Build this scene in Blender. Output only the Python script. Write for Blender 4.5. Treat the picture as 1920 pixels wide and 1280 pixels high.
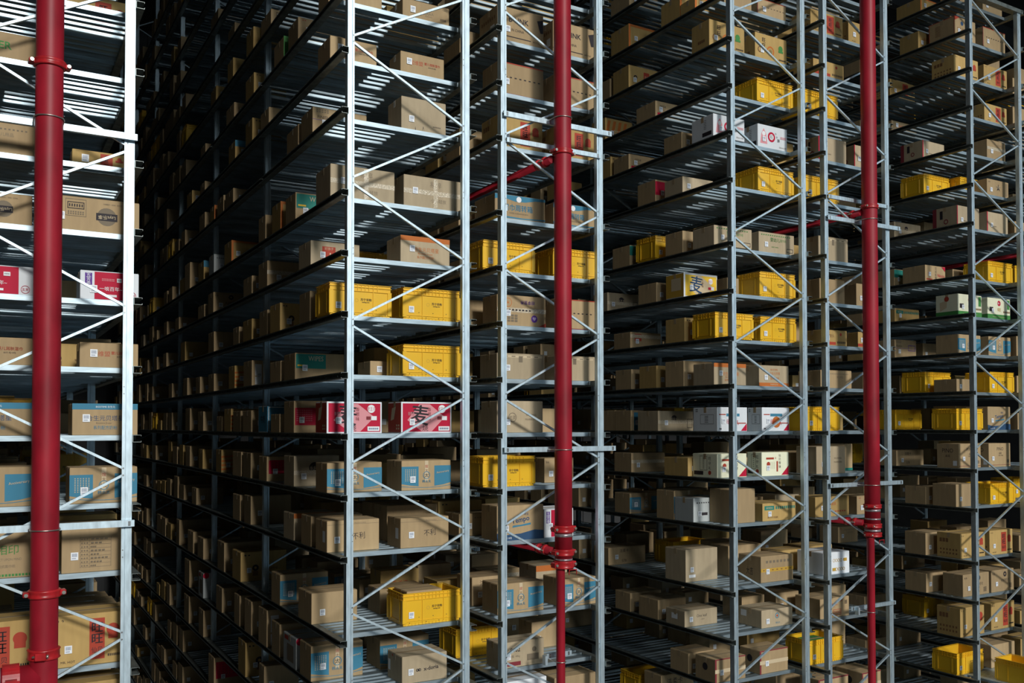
import bpy, math, random
from mathutils import Vector

random.seed(11)
SC = bpy.context.scene
COL = SC.collection
for _o in list(bpy.data.objects):
    bpy.data.objects.remove(_o)

# ---------------------------------------------------------------- camera, world, lights, exposure
EYE = 6.35                      # the eye stands 6.35 m above the floor
cam_d = bpy.data.cameras.new('camera')
cam_d.sensor_width = 36.0
cam_d.lens = 1709.144 * 36.0 / 1920.0
cam_d.shift_y = (757.98 - 640.0) / 1920.0
cam_d.clip_end = 200
cam = bpy.data.objects.new('camera', cam_d)
COL.objects.link(cam)
YAW, PITCH, ROLL = -0.5275, 0.0228, -0.0013
cam.matrix_world = (__import__('mathutils').Matrix.Translation((0, 0, EYE))
                    @ __import__('mathutils').Matrix.Rotation(YAW, 4, 'Z')
                    @ __import__('mathutils').Matrix.Rotation(math.pi / 2 + PITCH, 4, 'X')
                    @ __import__('mathutils').Matrix.Rotation(ROLL, 4, 'Z'))
SC.camera = cam

world = bpy.data.worlds.new('world')
SC.world = world
world.use_nodes = True
bg = world.node_tree.nodes['Background']
bg.inputs[0].default_value = (0.80, 0.88, 0.90, 1)
bg.inputs[1].default_value = 0.040

def area(name, loc, target, sx, sy, power, colour):
    d = bpy.data.lights.new(name, 'AREA')
    d.shape = 'RECTANGLE'; d.size = sx; d.size_y = sy; d.energy = power; d.color = colour
    o = bpy.data.objects.new(name, d); COL.objects.link(o)
    o.location = loc
    o.rotation_euler = (Vector(target) - Vector(loc)).to_track_quat('-Z', 'Y').to_euler()
    return o

# low hazy sun through the open glazed end of the hall behind the viewer
sd = bpy.data.lights.new('sun', 'SUN')
sd.energy = 2.3; sd.angle = math.radians(8.5); sd.color = (1.0, 0.98, 0.93)
sun = bpy.data.objects.new('sun', sd); COL.objects.link(sun)
sun.rotation_euler = (math.radians(90 - 23), 0, math.radians(0.8)); sun.location = (0, -10, 20)
# one high pane of that glazing, then two added fill lights
area('window_light', (3.2, -4.2, EYE + 6.8), (3.6, 8.6, EYE + 0.6), 2.6, 2.0, 330, (0.90, 0.97, 1.0))
area('low_fill_light', (6.0, -7.5, EYE - 0.5), (6.0, 8.6, EYE - 1.5), 8, 2.5, 60, (0.46, 0.76, 1.0))  # added low blue fill that brightens the lower posts, no door modelled
area('right_fill_light', (19.0, -4.5, EYE + 6.5), (16.0, 8.6, EYE + 1.0), 12, 4.0, 300, (0.68, 0.88, 1.0))  # added fill for the right-hand posts to reflect, no glazing known there

SC.view_settings.view_transform = 'Standard'
SC.view_settings.look = 'None'
SC.view_settings.exposure = 0.0
SC.view_settings.gamma = 1.0
SC.view_settings.use_curve_mapping = False
SC.cycles.max_bounces = 6
SC.cycles.use_denoising = True

# ---------------------------------------------------------------- materials
def new_mat(name, col, rough=0.6, metal=0.0, noise=None, spec=None, bump=0.0):
    m = bpy.data.materials.new(name); m.use_nodes = True
    nt = m.node_tree; b = nt.nodes['Principled BSDF']
    b.inputs['Base Color'].default_value = (*col, 1)
    b.inputs['Roughness'].default_value = rough
    b.inputs['Metallic'].default_value = metal
    if spec is not None: b.inputs['Specular IOR Level'].default_value = spec
    if noise:
        scale, amt, stretch = noise
        tc = nt.nodes.new('ShaderNodeTexCoord'); mp = nt.nodes.new('ShaderNodeMapping')
        mp.inputs['Scale'].default_value = stretch
        nz = nt.nodes.new('ShaderNodeTexNoise'); nz.inputs['Scale'].default_value = scale
        nz.inputs['Detail'].default_value = 4
        nt.links.new(tc.outputs['Object'], mp.inputs[0]); nt.links.new(mp.outputs[0], nz.inputs['Vector'])
        cr = nt.nodes.new('ShaderNodeValToRGB')
        cr.color_ramp.elements[0].position = 0.3; cr.color_ramp.elements[1].position = 0.7
        cr.color_ramp.elements[0].color = tuple(max(0, c * (1 - amt)) for c in col) + (1,)
        cr.color_ramp.elements[1].color = tuple(min(1, c * (1 + amt)) for c in col) + (1,)
        nt.links.new(nz.outputs['Fac'], cr.inputs[0]); nt.links.new(cr.outputs[0], b.inputs['Base Color'])
        if bump:
            bp = nt.nodes.new('ShaderNodeBump'); bp.inputs['Strength'].default_value = bump
            bp.inputs['Distance'].default_value = 0.01
            nt.links.new(nz.outputs['Fac'], bp.inputs['Height']); nt.links.new(bp.outputs[0], b.inputs['Normal'])
    return m

def carton_mat(name, col, amt=0.07):
    """board colour that drifts a little from carton to carton, with faint vertical flutes"""
    m = new_mat(name, col, 0.75, 0, (3.0, amt, (6, 6, 1.0)), 0.25)
    nt = m.node_tree; b = nt.nodes['Principled BSDF']
    src = b.inputs['Base Color'].links[0].from_socket
    oi = nt.nodes.new('ShaderNodeObjectInfo')
    mr = nt.nodes.new('ShaderNodeMapRange'); mr.inputs[3].default_value = 0.84; mr.inputs[4].default_value = 1.12
    hs = nt.nodes.new('ShaderNodeHueSaturation')
    nt.links.new(oi.outputs['Random'], mr.inputs[0]); nt.links.new(mr.outputs[0], hs.inputs['Value'])
    nt.links.new(src, hs.inputs['Color']); nt.links.new(hs.outputs[0], b.inputs['Base Color'])
    return m

M = {}
M['steel'] = new_mat('galvanised_steel', (0.55, 0.67, 0.74), 0.52, 0.85, (30, 0.16, (1, 1, 0.25)))
M['deck'] = new_mat('galvanised_deck', (0.42, 0.52, 0.58), 0.48, 0.88, (14, 0.2, (0.3, 2, 2)))
M['rail'] = new_mat('rail_steel', (0.24, 0.27, 0.26), 0.5, 0.8, (12, 0.3, (1, 1, 1)))
M['bolt'] = new_mat('bolt_steel', (0.35, 0.36, 0.36), 0.35, 0.9)
M['hole'] = new_mat('punched_hole', (0.02, 0.025, 0.03), 0.9)
M['kraft'] = carton_mat('kraft_board', (0.425, 0.305, 0.168))
M['tan'] = carton_mat('yellow_kraft_board', (0.50, 0.335, 0.125))
M['grey'] = carton_mat('grey_kraft_board', (0.46, 0.37, 0.245))
M['whitebd'] = carton_mat('white_board', (0.78, 0.82, 0.86), 0.02)
M['creambd'] = carton_mat('cream_board', (0.80, 0.80, 0.60), 0.02)
M['redbd'] = carton_mat('red_board', (0.60, 0.03, 0.035), 0.03)
M['yellowbd'] = carton_mat('yellow_board', (0.80, 0.50, 0.03), 0.03)
M['bluebd'] = carton_mat('blue_board', (0.06, 0.24, 0.38), 0.03)
M['greybd'] = carton_mat('pale_grey_board', (0.42, 0.45, 0.45), 0.03)
M['tape'] = new_mat('brown_packing_tape', (0.40, 0.30, 0.18), 0.25)
M['cleartape'] = new_mat('clear_packing_tape', (0.55, 0.47, 0.34), 0.12, 0.0, (60, 0.45, (1, 1, 3)), 0.8, 0.5)
M['crate'] = new_mat('yellow_plastic', (0.82, 0.48, 0.022), 0.36, 0, (2, 0.05, (1, 1, 1)), 0.5)
M['redpipe'] = new_mat('red_gloss_paint', (0.30, 0.010, 0.022), 0.48, 0, (5, 0.28, (1, 1, 0.4)), 0.32, 0.06)
M['clamp'] = new_mat('red_clamp_paint', (0.42, 0.015, 0.02), 0.35, 0, (12, 0.3, (1, 1, 1)))
M['band'] = new_mat('grooved_pipe_band', (0.40, 0.36, 0.38), 0.35, 0.6, (30, 0.4, (1, 1, 1)))
M['boltpale'] = new_mat('zinc_bolt', (0.55, 0.52, 0.46), 0.3, 0.8)
M['wire'] = new_mat('ubolt_wire', (0.55, 0.50, 0.46), 0.35, 0.9)
M['floor'] = new_mat('concrete_floor', (0.16, 0.16, 0.15), 0.6, 0, (1.5, 0.2, (1, 1, 1)))
M['wall'] = new_mat('painted_cladding', (0.030, 0.032, 0.034), 0.8, 0, (2, 0.15, (1, 1, 1)))
INK = {'k': (0.03, 0.025, 0.03), 'red': (0.42, 0.055, 0.03), 'crim': (0.50, 0.006, 0.04), 'pink': (0.72, 0.30, 0.33),
       'blue': (0.05, 0.22, 0.34), 'navy': (0.03, 0.08, 0.17), 'pur': (0.12, 0.04, 0.30), 'org': (0.52, 0.15, 0.03),
       'grn': (0.06, 0.24, 0.06), 'teal': (0.02, 0.22, 0.18), 'w': (0.82, 0.84, 0.86), 'yel': (0.85, 0.55, 0.05),
       'pale': (0.62, 0.50, 0.33), 'gry': (0.20, 0.16, 0.11), 'brn': (0.22, 0.11, 0.05), 'mar': (0.22, 0.03, 0.04),
       'lav': (0.55, 0.42, 0.70), 'gold': (0.55, 0.33, 0.05)}
for k_, c_ in INK.items():
    M['ink_' + k_] = new_mat('print_ink_' + k_, c_, 0.65, 0, None, 0.3)

def barcode_mat():
    m = new_mat('barcode_sticker', (0.86, 0.90, 0.94), 0.5)
    nt = m.node_tree; b = nt.nodes['Principled BSDF']
    tc = nt.nodes.new('ShaderNodeTexCoord'); sp = nt.nodes.new('ShaderNodeSeparateXYZ')
    nt.links.new(tc.outputs['Generated'], sp.inputs[0])
    def mth(op, a, bb=None):
        n = nt.nodes.new('ShaderNodeMath'); n.operation = op
        for i_, v in enumerate((a, bb)):
            if v is None: continue
            if isinstance(v, (int, float)): n.inputs[i_].default_value = v
            else: nt.links.new(v, n.inputs[i_])
        return n.outputs[0]
    x, z = sp.outputs[0], sp.outputs[2]
    stripe = mth('GREATER_THAN', mth('SINE', mth('MULTIPLY', x, 75)), -0.2)
    def inside(v, a, c): return mth('MULTIPLY', mth('GREATER_THAN', v, a), mth('LESS_THAN', v, c))
    blk = mth('MULTIPLY', mth('MULTIPLY', inside(z, 0.42, 0.86), inside(x, 0.14, 0.86)), stripe)
    txt = mth('MULTIPLY', inside(z, 0.14, 0.30), inside(x, 0.14, 0.7))
    f = mth('MAXIMUM', blk, mth('MULTIPLY', txt, 0.6))
    mx = nt.nodes.new('ShaderNodeMix'); mx.data_type = 'RGBA'
    mx.inputs[6].default_value = (0.86, 0.90, 0.94, 1); mx.inputs[7].default_value = (0.16, 0.20, 0.30, 1)
    nt.links.new(f, mx.inputs[0]); nt.links.new(mx.outputs[2], b.inputs['Base Color'])
    return m
M['barcode'] = barcode_mat()

# ---------------------------------------------------------------- mesh helpers
class MB:
    def __init__(s): s.v = []; s.f = []
    def box(s, x0, y0, z0, x1, y1, z1):
        n = len(s.v)
        s.v += [(x0, y0, z0), (x1, y0, z0), (x1, y1, z0), (x0, y1, z0), (x0, y0, z1), (x1, y0, z1), (x1, y1, z1), (x0, y1, z1)]
        s.f += [(n, n+3, n+2, n+1), (n+4, n+5, n+6, n+7), (n, n+1, n+5, n+4), (n+1, n+2, n+6, n+5), (n+2, n+3, n+7, n+6), (n+3, n, n+4, n+7)]
    def cbox(s, x0, y0, z0, x1, y1, z1, c=0.004):
        """box with all edges chamfered"""
        n = len(s.v); X = (x0, x1); Y = (y0, y1); Z = (z0, z1); idx = {}
        for i in (0, 1):
            for j in (0, 1):
                for k in (0, 1):
                    sx, sy, sz = (1 - 2*i)*c, (1 - 2*j)*c, (1 - 2*k)*c
                    for a, p in (('x', (X[i], Y[j]+sy, Z[k]+sz)), ('y', (X[i]+sx, Y[j], Z[k]+sz)), ('z', (X[i]+sx, Y[j]+sy, Z[k]))):
                        idx[(i, j, k, a)] = len(s.v); s.v.append(p)
        def q(*ks):
            s.f.append(tuple(idx[t] for t in ks))
        for i in (0, 1): q(*[(i, j, k, 'x') for j, k in ((0, 0), (1, 0), (1, 1), (0, 1))][::(1 if i else -1)])
        for j in (0, 1): q(*[(i, j, k, 'y') for i, k in ((0, 0), (1, 0), (1, 1), (0, 1))][::(-1 if j else 1)])
        for k in (0, 1): q(*[(i, j, k, 'z') for i, j in ((0, 0), (1, 0), (1, 1), (0, 1))][::(1 if k else -1)])
        for i in (0, 1):
            for j in (0, 1): q((i, j, 0, 'x'), (i, j, 1, 'x'), (i, j, 1, 'y'), (i, j, 0, 'y'))
            for k in (0, 1): q((i, 0, k, 'x'), (i, 1, k, 'x'), (i, 1, k, 'z'), (i, 0, k, 'z'))
        for j in (0, 1):
            for k in (0, 1): q((0, j, k, 'y'), (1, j, k, 'y'), (1, j, k, 'z'), (0, j, k, 'z'))
        for i in (0, 1):
            for j in (0, 1):
                for k in (0, 1): q((i, j, k, 'x'), (i, j, k, 'y'), (i, j, k, 'z'))
    def prism(s, pts, axis, a, b):
        """pts: closed 2D outline; extruded along axis from a to b"""
        n = len(s.v); m = len(pts)
        for t in (a, b):
            for p in pts:
                s.v.append({'x': (t, p[0], p[1]), 'y': (p[0], t, p[1]), 'z': (p[0], p[1], t)}[axis])
        for i in range(m):
            j = (i + 1) % m
            s.f.append((n+i, n+j, n+m+j, n+m+i))
        s.f.append(tuple(range(n, n+m))[::-1]); s.f.append(tuple(range(n+m, n+2*m)))
    def tube(s, p, q, r, seg=12, cap=True):
        p, q = Vector(p), Vector(q); d = (q - p).normalized()
        u = d.orthogonal().normalized(); w = d.cross(u); n = len(s.v)
        for c in (p, q):
            for i in range(seg):
                a = 2 * math.pi * i / seg
                s.v.append(tuple(c + u * (r * math.cos(a)) + w * (r * math.sin(a))))
        for i in range(seg):
            j = (i + 1) % seg; s.f.append((n+i, n+j, n+seg+j, n+seg+i))
        if cap: s.f.append(tuple(range(n, n+seg))[::-1]); s.f.append(tuple(range(n+seg, n+2*seg)))
    def lathe(s, cx, cy, prof, seg=28):
        n = len(s.v); m = len(prof)
        for r, z in prof:
            for i in range(seg):
                a = 2 * math.pi * i / seg
                s.v.append((cx + r*math.cos(a), cy + r*math.sin(a), z))
        for k in range(m - 1):
            for i in range(seg):
                j = (i + 1) % seg
                s.f.append((n+k*seg+i, n+k*seg+j, n+(k+1)*seg+j, n+(k+1)*seg+i))
        s.f.append(tuple(n+i for i in range(seg))[::-1]); s.f.append(tuple(n+(m-1)*seg+i for i in range(seg)))
    def ring(s, c, R, r, axis='z', seg=24, rs=6, a0=0, a1=2*math.pi):
        n = len(s.v); full = abs(a1 - a0 - 2*math.pi) < 1e-6; N = seg if full else seg + 1
        for i in range(N):
            a = a0 + (a1 - a0) * i / seg
            for k in range(rs):
                b = 2*math.pi*k/rs; rr = R + r*math.cos(b); zz = r*math.sin(b)
                s.v.append((c[0]+rr*math.cos(a), c[1]+rr*math.sin(a), c[2]+zz) if axis == 'z' else (c[0]+rr*math.cos(a), c[1]+zz, c[2]+rr*math.sin(a)))
        for i in range(seg):
            i2 = (i + 1) % N
            for k in range(rs):
                k2 = (k+1) % rs
                s.f.append((n+i*rs+k, n+i2*rs+k, n+i2*rs+k2, n+i*rs+k2))
    def mesh(s, name, mat, smooth=False):
        me = bpy.data.meshes.new(name); me.from_pydata(s.v, [], s.f); me.materials.append(M[mat])
        if smooth:
            for p in me.polygons: p.use_smooth = len(p.vertices) == 4
        me.validate(); me.update()
        return me

def ob(name, me, parent=None, loc=(0, 0, 0), rot=None):
    o = bpy.data.objects.new(name, me); COL.objects.link(o)
    o.location = loc
    if rot: o.rotation_euler = rot
    if parent is not None: o.parent = parent
    return o

def tag(o, label=None, cat=None, group=None, kind=None):
    if label: o['label'] = label
    if cat: o['category'] = cat
    if group: o['group'] = group
    if kind: o['kind'] = kind
    return o

# ---------------------------------------------------------------- the setting
YB = 27.5
def struct(name, b, mat):
    o = ob(name, b.mesh(name, mat)); o['kind'] = 'structure'; return o
b = MB(); b.box(-12, -2, -0.2, 32, YB, 0); struct('floor', b, 'floor')
b = MB(); b.box(-12, -2, 17.6, 32, YB, 17.8)
for y in range(0, 27, 3): b.box(-12, y, 17.1, 32, y+0.2, 17.6)
struct('ceiling', b, 'wall')
b = MB(); b.box(-12, YB, 0, 32, YB+0.2, 17.8)
for x in range(-12, 32, 1): b.box(x, YB-0.04, 0, x+0.25, YB, 17.8)
struct('wall_back', b, 'wall')
b = MB(); b.box(-12.2, -2, 0, -12, YB, 17.8); struct('wall_left', b, 'wall')
b = MB(); b.box(32, -2, 0, 32.2, YB, 17.8); struct('wall_right', b, 'wall')

# ---------------------------------------------------------------- racks
Y0 = 8.4
BAYS = [0.0, 2.966, 5.864, 8.69, 11.48, 14.3, 17.1]
S_, L_ = 0.5907, 0.7991
def level_z(i):
    z = -0.082
    if i >= 0:
        for k in range(i): z += L_ if (k - 4) % 7 == 0 else S_
    else:
        for k in range(-i): z -= L_ if (k - 2) % 7 == 0 else S_
    return EYE + z
ROWS = {  # x0, x1 of the uprights' outer faces, nr of bays, top level, post top, words, hidden side, brace on outer
    'A2': (-0.208, 1.124, 6, 8, 13.2, 'first rack', 'outer_right'),
    'B1': (3.049, 4.383, 6, 13, 17.0, 'second rack', 'outer_left'),
    'B2': (4.761, 6.095, 5, 11, 15.5, 'third rack', 'outer_right'),
    'C1': (8.066, 9.395, 5, 11, 15.0, 'fourth rack', 'outer_left'),
    'C2': (9.750, 11.075, 5, 11, 15.0, 'fifth rack', 'outer_right'),
    'D1': (12.995, 14.335, 4, 11, 14.2, 'sixth rack', 'outer_left'),
    'D2': (14.700, 16.040, 4, 9, 12.6, 'seventh rack', 'outer_right'),
}
RACK_LABEL = {
    'A2': 'galvanised storage rack behind the thickest red pipe, first from the left edge',
    'B1': 'galvanised storage rack with brightest corner post, no pipe before it, left of the dark gap',
    'B2': 'galvanised storage rack directly behind the middle red pipe',
    'C1': 'blue-grey storage rack beside the wide aisle, between middle and right pipes',
    'C2': 'narrow blue-grey storage rack directly behind the right red pipe',
    'D1': 'storage rack at the right edge, its end post stopping below the top',
    'D2': 'mostly hidden storage rack beyond the rack at the right edge',
}
BIT = 1.392
def brace_heights(outer, top):
    """z (eye-relative) of the brace joints on the outer and inner posts"""
    zo = [1.00 + BIT * k for k in range(-5, 9)]
    return [z for z in zo if EYE + z < top]

def build_rack(key):
    x0, x1, nb, top, ztop, word, side = ROWS[key]
    t = ob('storage_rack', None, None, (x0, Y0, 0))
    tag(t, RACK_LABEL[key], 'rack', 'galvanised storage racks')
    W = x1 - x0
    # uprights (local coordinates: x from 0 to W)
    def upright(right, h):
        b = MB()
        P = [(0, 0), (0.050, 0), (0.050, 0.012), (0.056, 0.012), (0.056, 0), (0.078, 0), (0.078, 0.03), (0.073, 0.03), (0.073, 0.06), (0.060, 0.06), (0.060, 0.075), (0, 0.075)]
        k_ = 1.05 if right else 0.89
        P = [(x * k_, y) for x, y in P]
        if right: P = [(W - x, y) for x, y in P][::-1]
        b.prism(P, 'z', 0, h)
        return b.mesh('upright', 'steel')
    ul = upright(False, ztop); ur = upright(True, ztop if key != 'D1' else 12.95)
    for k in range(nb + 1):
        ob('upright', ul, t, (0, BAYS[k], 0)); ob('upright', ur, t, (0, BAYS[k], 0))
    # punched hole pairs and joint bolts on the end frame
    hb = MB()
    zj = brace_heights(True, ztop)
    outer_left = side == 'outer_left'
    xo = 0.060 if outer_left else W - 0.070
    xi = W - 0.070 if outer_left else 0.060
    for z in zj:
        for dz in (0.03, -0.03):
            for xx, zz in ((xo, z), (xi, z - BIT / 2)):
                hb.tube((xx, -0.004, EYE + zz + dz), (xx, 0.002, EYE + zz + dz), 0.008, 6)
        for xx, zz in ((xo, z + BIT / 2), (xi, z)):
            for dz in (0.03, -0.03):
                hb.tube((xx, -0.002, EYE + zz + dz), (xx, 0.002, EYE + zz + dz), 0.006, 6)
    ob('bolt', hb.mesh('bolt', 'bolt'), t)['kind'] = 'stuff'
    # zigzag braces
    def brace(xa, za, xb, zb):
        b = MB()
        p = Vector((xa, 0, za)); q = Vector((xb, 0, zb)); d = (q - p).normalized()
        n = Vector((-d.z, 0, d.x)) * 0.0105
        for y0, y1, lo, hi in ((0.004, 0.007, -1, 1), (0.007, 0.03, 0.8, 1.0), (0.007, 0.03, -1.0, -0.8)):
            vs = []
            for y in (y0, y1):
                for c, sgn in ((p, lo), (q, lo), (q, hi), (p, hi)):
                    vs.append((c.x + n.x*sgn, y, c.z + n.z*sgn))
            m0 = len(b.v); b.v += vs
            b.f += [(m0, m0+1, m0+2, m0+3), (m0+7, m0+6, m0+5, m0+4), (m0, m0+4, m0+5, m0+1), (m0+1, m0+5, m0+6, m0+2), (m0+2, m0+6, m0+7, m0+3), (m0+3, m0+7, m0+4, m0)]
        return b.mesh('brace', 'steel')
    up = brace(xo, 0.03, xi, BIT/2 - 0.03); dn = brace(xo, -0.03, xi, -BIT/2 + 0.03)
    for k in range(nb):
        for z in zj:
            if k and (z > 5.5 and key in ('C1', 'C2', 'D1', 'D2')): continue
            ob('brace', up, t, (0, BAYS[k] + 0.012, EYE + z)); ob('brace', dn, t, (0, BAYS[k] + 0.012, EYE + z))
    # rails: outward-opening channels along both aisle sides
    lo = -9
    levels = [i for i in range(lo, top + 1) if level_z(i) < ztop - 0.05]
    RW = 0.068
    rails = {}
    for s in (0, 1):
        for k in range(nb):
            b = MB(); f = 0.003
            P = [(0, -0.062), (-RW, -0.062), (-RW, -0.050), (-RW+f, -0.050), (-RW+f, -0.062+f), (-f, -0.062+f), (-f, -f), (-RW+f, -f), (-RW+f, -0.012), (-RW, -0.012), (-RW, 0), (0, 0)]
            if s: P = [(W - x, z) for x, z in P][::-1]
            b.prism(P, 'y', (BAYS[k] - (0.03 if k == 0 else -0.004)), BAYS[k+1] - 0.004)
            # small slots and clips along the web
            for q in range(8):
                yy = BAYS[k] + 0.25 + q * 0.34
                xx = -0.012 if not s else W
                b.box(xx, yy, -0.040, xx + 0.012, yy + 0.03, -0.018)
            rails[(s, k)] = b.mesh('rail', 'rail')
    for i in levels:
        for k in range(nb):
            for s in (0, 1):
                ob('rail', rails[(s, k)], t, (0, 0, level_z(i) + 0.003))
    # deck bars
    def u_bar(w, h, y, z, b, x0_=-0.0, x1_=None):
        x1_ = W if x1_ is None else x1_
        g = 0.002
        P = [(y, z), (y, z-h), (y+g, z-h), (y+g, z-g), (y+w-g, z-g), (y+w-g, z-h), (y+w, z-h), (y+w, z)]
        b.prism(P, 'x', x0_, x1_)
    def barmesh(w, h):
        b = MB(); u_bar(w, h, 0, 0, b); return b.mesh('deck_bar', 'deck')
    front, thin, wide = barmesh(0.10, 0.046), barmesh(0.055, 0.024), barmesh(0.11, 0.046)
    stuff = MB(); count = 0
    near = sorted(levels, key=lambda i: abs(i - 1))
    for i in near:
        z = level_z(i)
        for k in range(nb):
            ys = []
            for j in range(5):
                yy = BAYS[k] + 0.262 + 0.55 * j
                ys += [(yy, wide if (j or k) else front), (yy + 0.19, thin), (yy + 0.31, thin), (yy + 0.43, thin)]
            ys.append((BAYS[k] + 2.78, thin)); 
            if k: ys.append((BAYS[k] + 0.10, thin))
            for yy, me in ys:
                if yy < 2.3 and count < 290 and abs(i - 2) <= 9:
                    ob('deck_bar', me, t, (0, yy, z - 0.0005)); count += 1
                else:
                    w, h = (0.055, 0.024) if me is thin else (0.11, 0.046)
                    u_bar(w, h, yy, z - 0.0005, stuff)
    ob('deck_bar', stuff.mesh('deck_bar', 'deck'), t)['kind'] = 'stuff'
    # foot plates
    fp = MB(); fp.box(-0.03, -0.03, 0, 0.12, 0.13, 0.012); fm = fp.mesh('foot_plate', 'steel')
    for k in range(nb + 1):
        ob('foot_plate', fm, t, (0, BAYS[k], 0)); ob('foot_plate', fm, t, (W - 0.09, BAYS[k], 0))
    if key == 'D1':
        c = MB(); c.box(-0.02, -0.02, 12.93, W + 0.05, 0.08, 12.99); ob('end_cap_beam', c.mesh('end_cap_beam', 'rail'), t)
    return t
RACKS = {k: build_rack(k) for k in ROWS}

# ---------------------------------------------------------------- pipe arms and sprinkler pipes
def arm(x0, x1, z, y, h, label, ends=True):
    b = MB()
    b.prism([(y, z - h/2), (y + 0.035, z - h/2), (y + 0.035, z - h/2 + 0.003), (y + 0.003, z - h/2 + 0.003), (y + 0.003, z + h/2 - 0.003), (y + 0.035, z + h/2 - 0.003), (y + 0.035, z + h/2), (y, z + h/2)], 'x', x0, x1)
    o = ob('mounting_arm', b.mesh('mounting_arm', 'steel'))
    tag(o, label, 'bracket', 'steel arms that hold the red pipes')
    e = MB(); e.box(x1 - 0.05, y - 0.004, z - 0.02, x1 - 0.03, y, z + 0.02); e.box(x0 + 0.03, y - 0.004, z - 0.02, x0 + 0.05, y, z + 0.02)
    ob('bolt', e.mesh('bolt', 'bolt'), o)
    return o
def ubolt(x, z, y, r, parent, name='u_bolt'):
    b = MB(); b.ring((0, 0, 0), r + 0.006, 0.0055, 'z', 20, 6, math.pi, 2*math.pi)
    for s in (-1, 1): b.tube((s*(r+0.006), 0, 0), (s*(r+0.006), 8.40 - y - 0.02, 0), 0.0055, 6)
    return ob(name, b.mesh(name, 'wire', True), parent, (x, y, z))
def clamp(x, z, y, r, parent, ang=0.0, hh=0.07, bolts=True):
    b = MB(); R = r + 0.014
    b.lathe(0, 0, [(r, -hh/2), (R-0.004, -hh/2), (R+0.006, -hh/2+0.008), (R, -hh/2+0.018), (R, hh/2-0.018), (R+0.006, hh/2-0.008), (R-0.004, hh/2), (r, hh/2)], 28)
    o = ob('pipe_coupling', b.mesh('pipe_coupling', 'clamp', True), parent, (x, y, z), (0, 0, ang))
    lug = MB()
    for s in (-1, 1): lug.cbox(s*(R+0.016)-0.022, -0.04, -hh/2+0.012, s*(R+0.016)+0.022, 0.04, hh/2-0.012, 0.006)
    ob('lug', lug.mesh('lug', 'clamp'), o)
    if bolts:
        bt = MB()
        for s in (-1, 1):
            bt.tube((s*(R+0.018), -0.058, 0), (s*(R+0.018), 0.06, 0), 0.009, 8)
            bt.tube((s*(R+0.018), -0.056, 0), (s*(R+0.018), -0.042, 0), 0.015, 8)
        ob('coupling_bolt', bt.mesh('coupling_bolt', 'boltpale', True), o)
    return o
def pipe(name, x, y, r, zlo, zhi, label, group='red sprinkler riser pipes'):
    b = MB(); n = int((zhi - zlo) / 1.5) + 1
    b.lathe(0, 0, [(r, zlo + (zhi - zlo)*i/n) for i in range(n+1)], 40)
    o = ob(name, b.mesh(name, 'redpipe', True), None, (x, y, 0))
    tag(o, label, 'pipe', group)
    return o
def band(x, y, r, z, h, parent, mat='band'):
    b = MB(); b.lathe(0, 0, [(r+0.0015, -h/2), (r+0.002, h/2)], 32)
    return ob('groove_band', b.mesh('groove_band', mat, True), parent, (0, 0, z))

PY = 8.20
# left riser (A), with its branch at the foot
XA = 0.452; RA = 0.103
pa = pipe('sprinkler_pipe', XA, PY, RA, 0, 17.0, 'thickest red pipe, scratched, standing before the first rack')
clamp(0, EYE+2.92, 0, RA, pa, 0.10, 0.06)
clamp(0, EYE-1.335, 0, RA, pa, 0.05, 0.065)
clamp(0, EYE-1.81, 0, RA, pa, 1.35, 0.085)
# branch leaving to the left, with coupling and flange
bb = MB(); bb.tube((-0.02, 0, 0), (-2.5, 0, 0), 0.100, 28)
br = ob('branch_pipe', bb.mesh('branch_pipe', 'redpipe', True), pa, (0, 0, EYE-1.99))
c2 = MB(); c2.tube((-0.17, 0, 0), (-0.29, 0, 0), 0.122, 28); c2.box(-0.27, -0.16, -0.03, -0.19, 0.16, 0.03)
cc = ob('pipe_coupling', c2.mesh('pipe_coupling', 'clamp'), br)
c3 = MB()
for zz in (-0.05, 0.0): c3.tube((-0.26, -0.14, zz-0.03), (-0.20, -0.14, zz-0.03), 0.012, 8)
ob('coupling_bolt', c3.mesh('coupling_bolt', 'boltpale', True), cc)
c4 = MB(); c4.tube((-0.30, 0, 0), (-0.34, 0, 0), 0.1018, 28); ob('groove_band', c4.mesh('groove_band', 'band', True), br)
# middle riser (B): thick above, thin below the reducer
XB = 5.415; RB = 0.0945; zr = EYE - 1.475
pb = pipe('sprinkler_pipe', XB, PY, RB, zr, 17.0, 'middle red pipe, thick above a reducer and thin below it')
tb = MB(); tb.lathe(-0.040, 0, [(0.048, 0.0), (0.048, 3.0), (0.048, zr - 0.04), (0.075, zr + 0.01)], 28)
ob('thin_pipe', tb.mesh('thin_pipe', 'redpipe', True), pb)
# right riser (C)
XC = 10.40; RC = 0.101; zc = EYE - 1.50
pc = pipe('sprinkler_pipe', XC, PY, RC, zc, 15.2, 'red pipe nearest the right side, thick above a reducer and thin below')
tc_ = MB(); tc_.lathe(-0.045, 0, [(0.050, 0.0), (0.050, 3.0), (0.050, zc - 0.04), (0.078, zc + 0.01)], 28)
ob('thin_pipe', tc_.mesh('thin_pipe', 'redpipe', True), pc)
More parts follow.
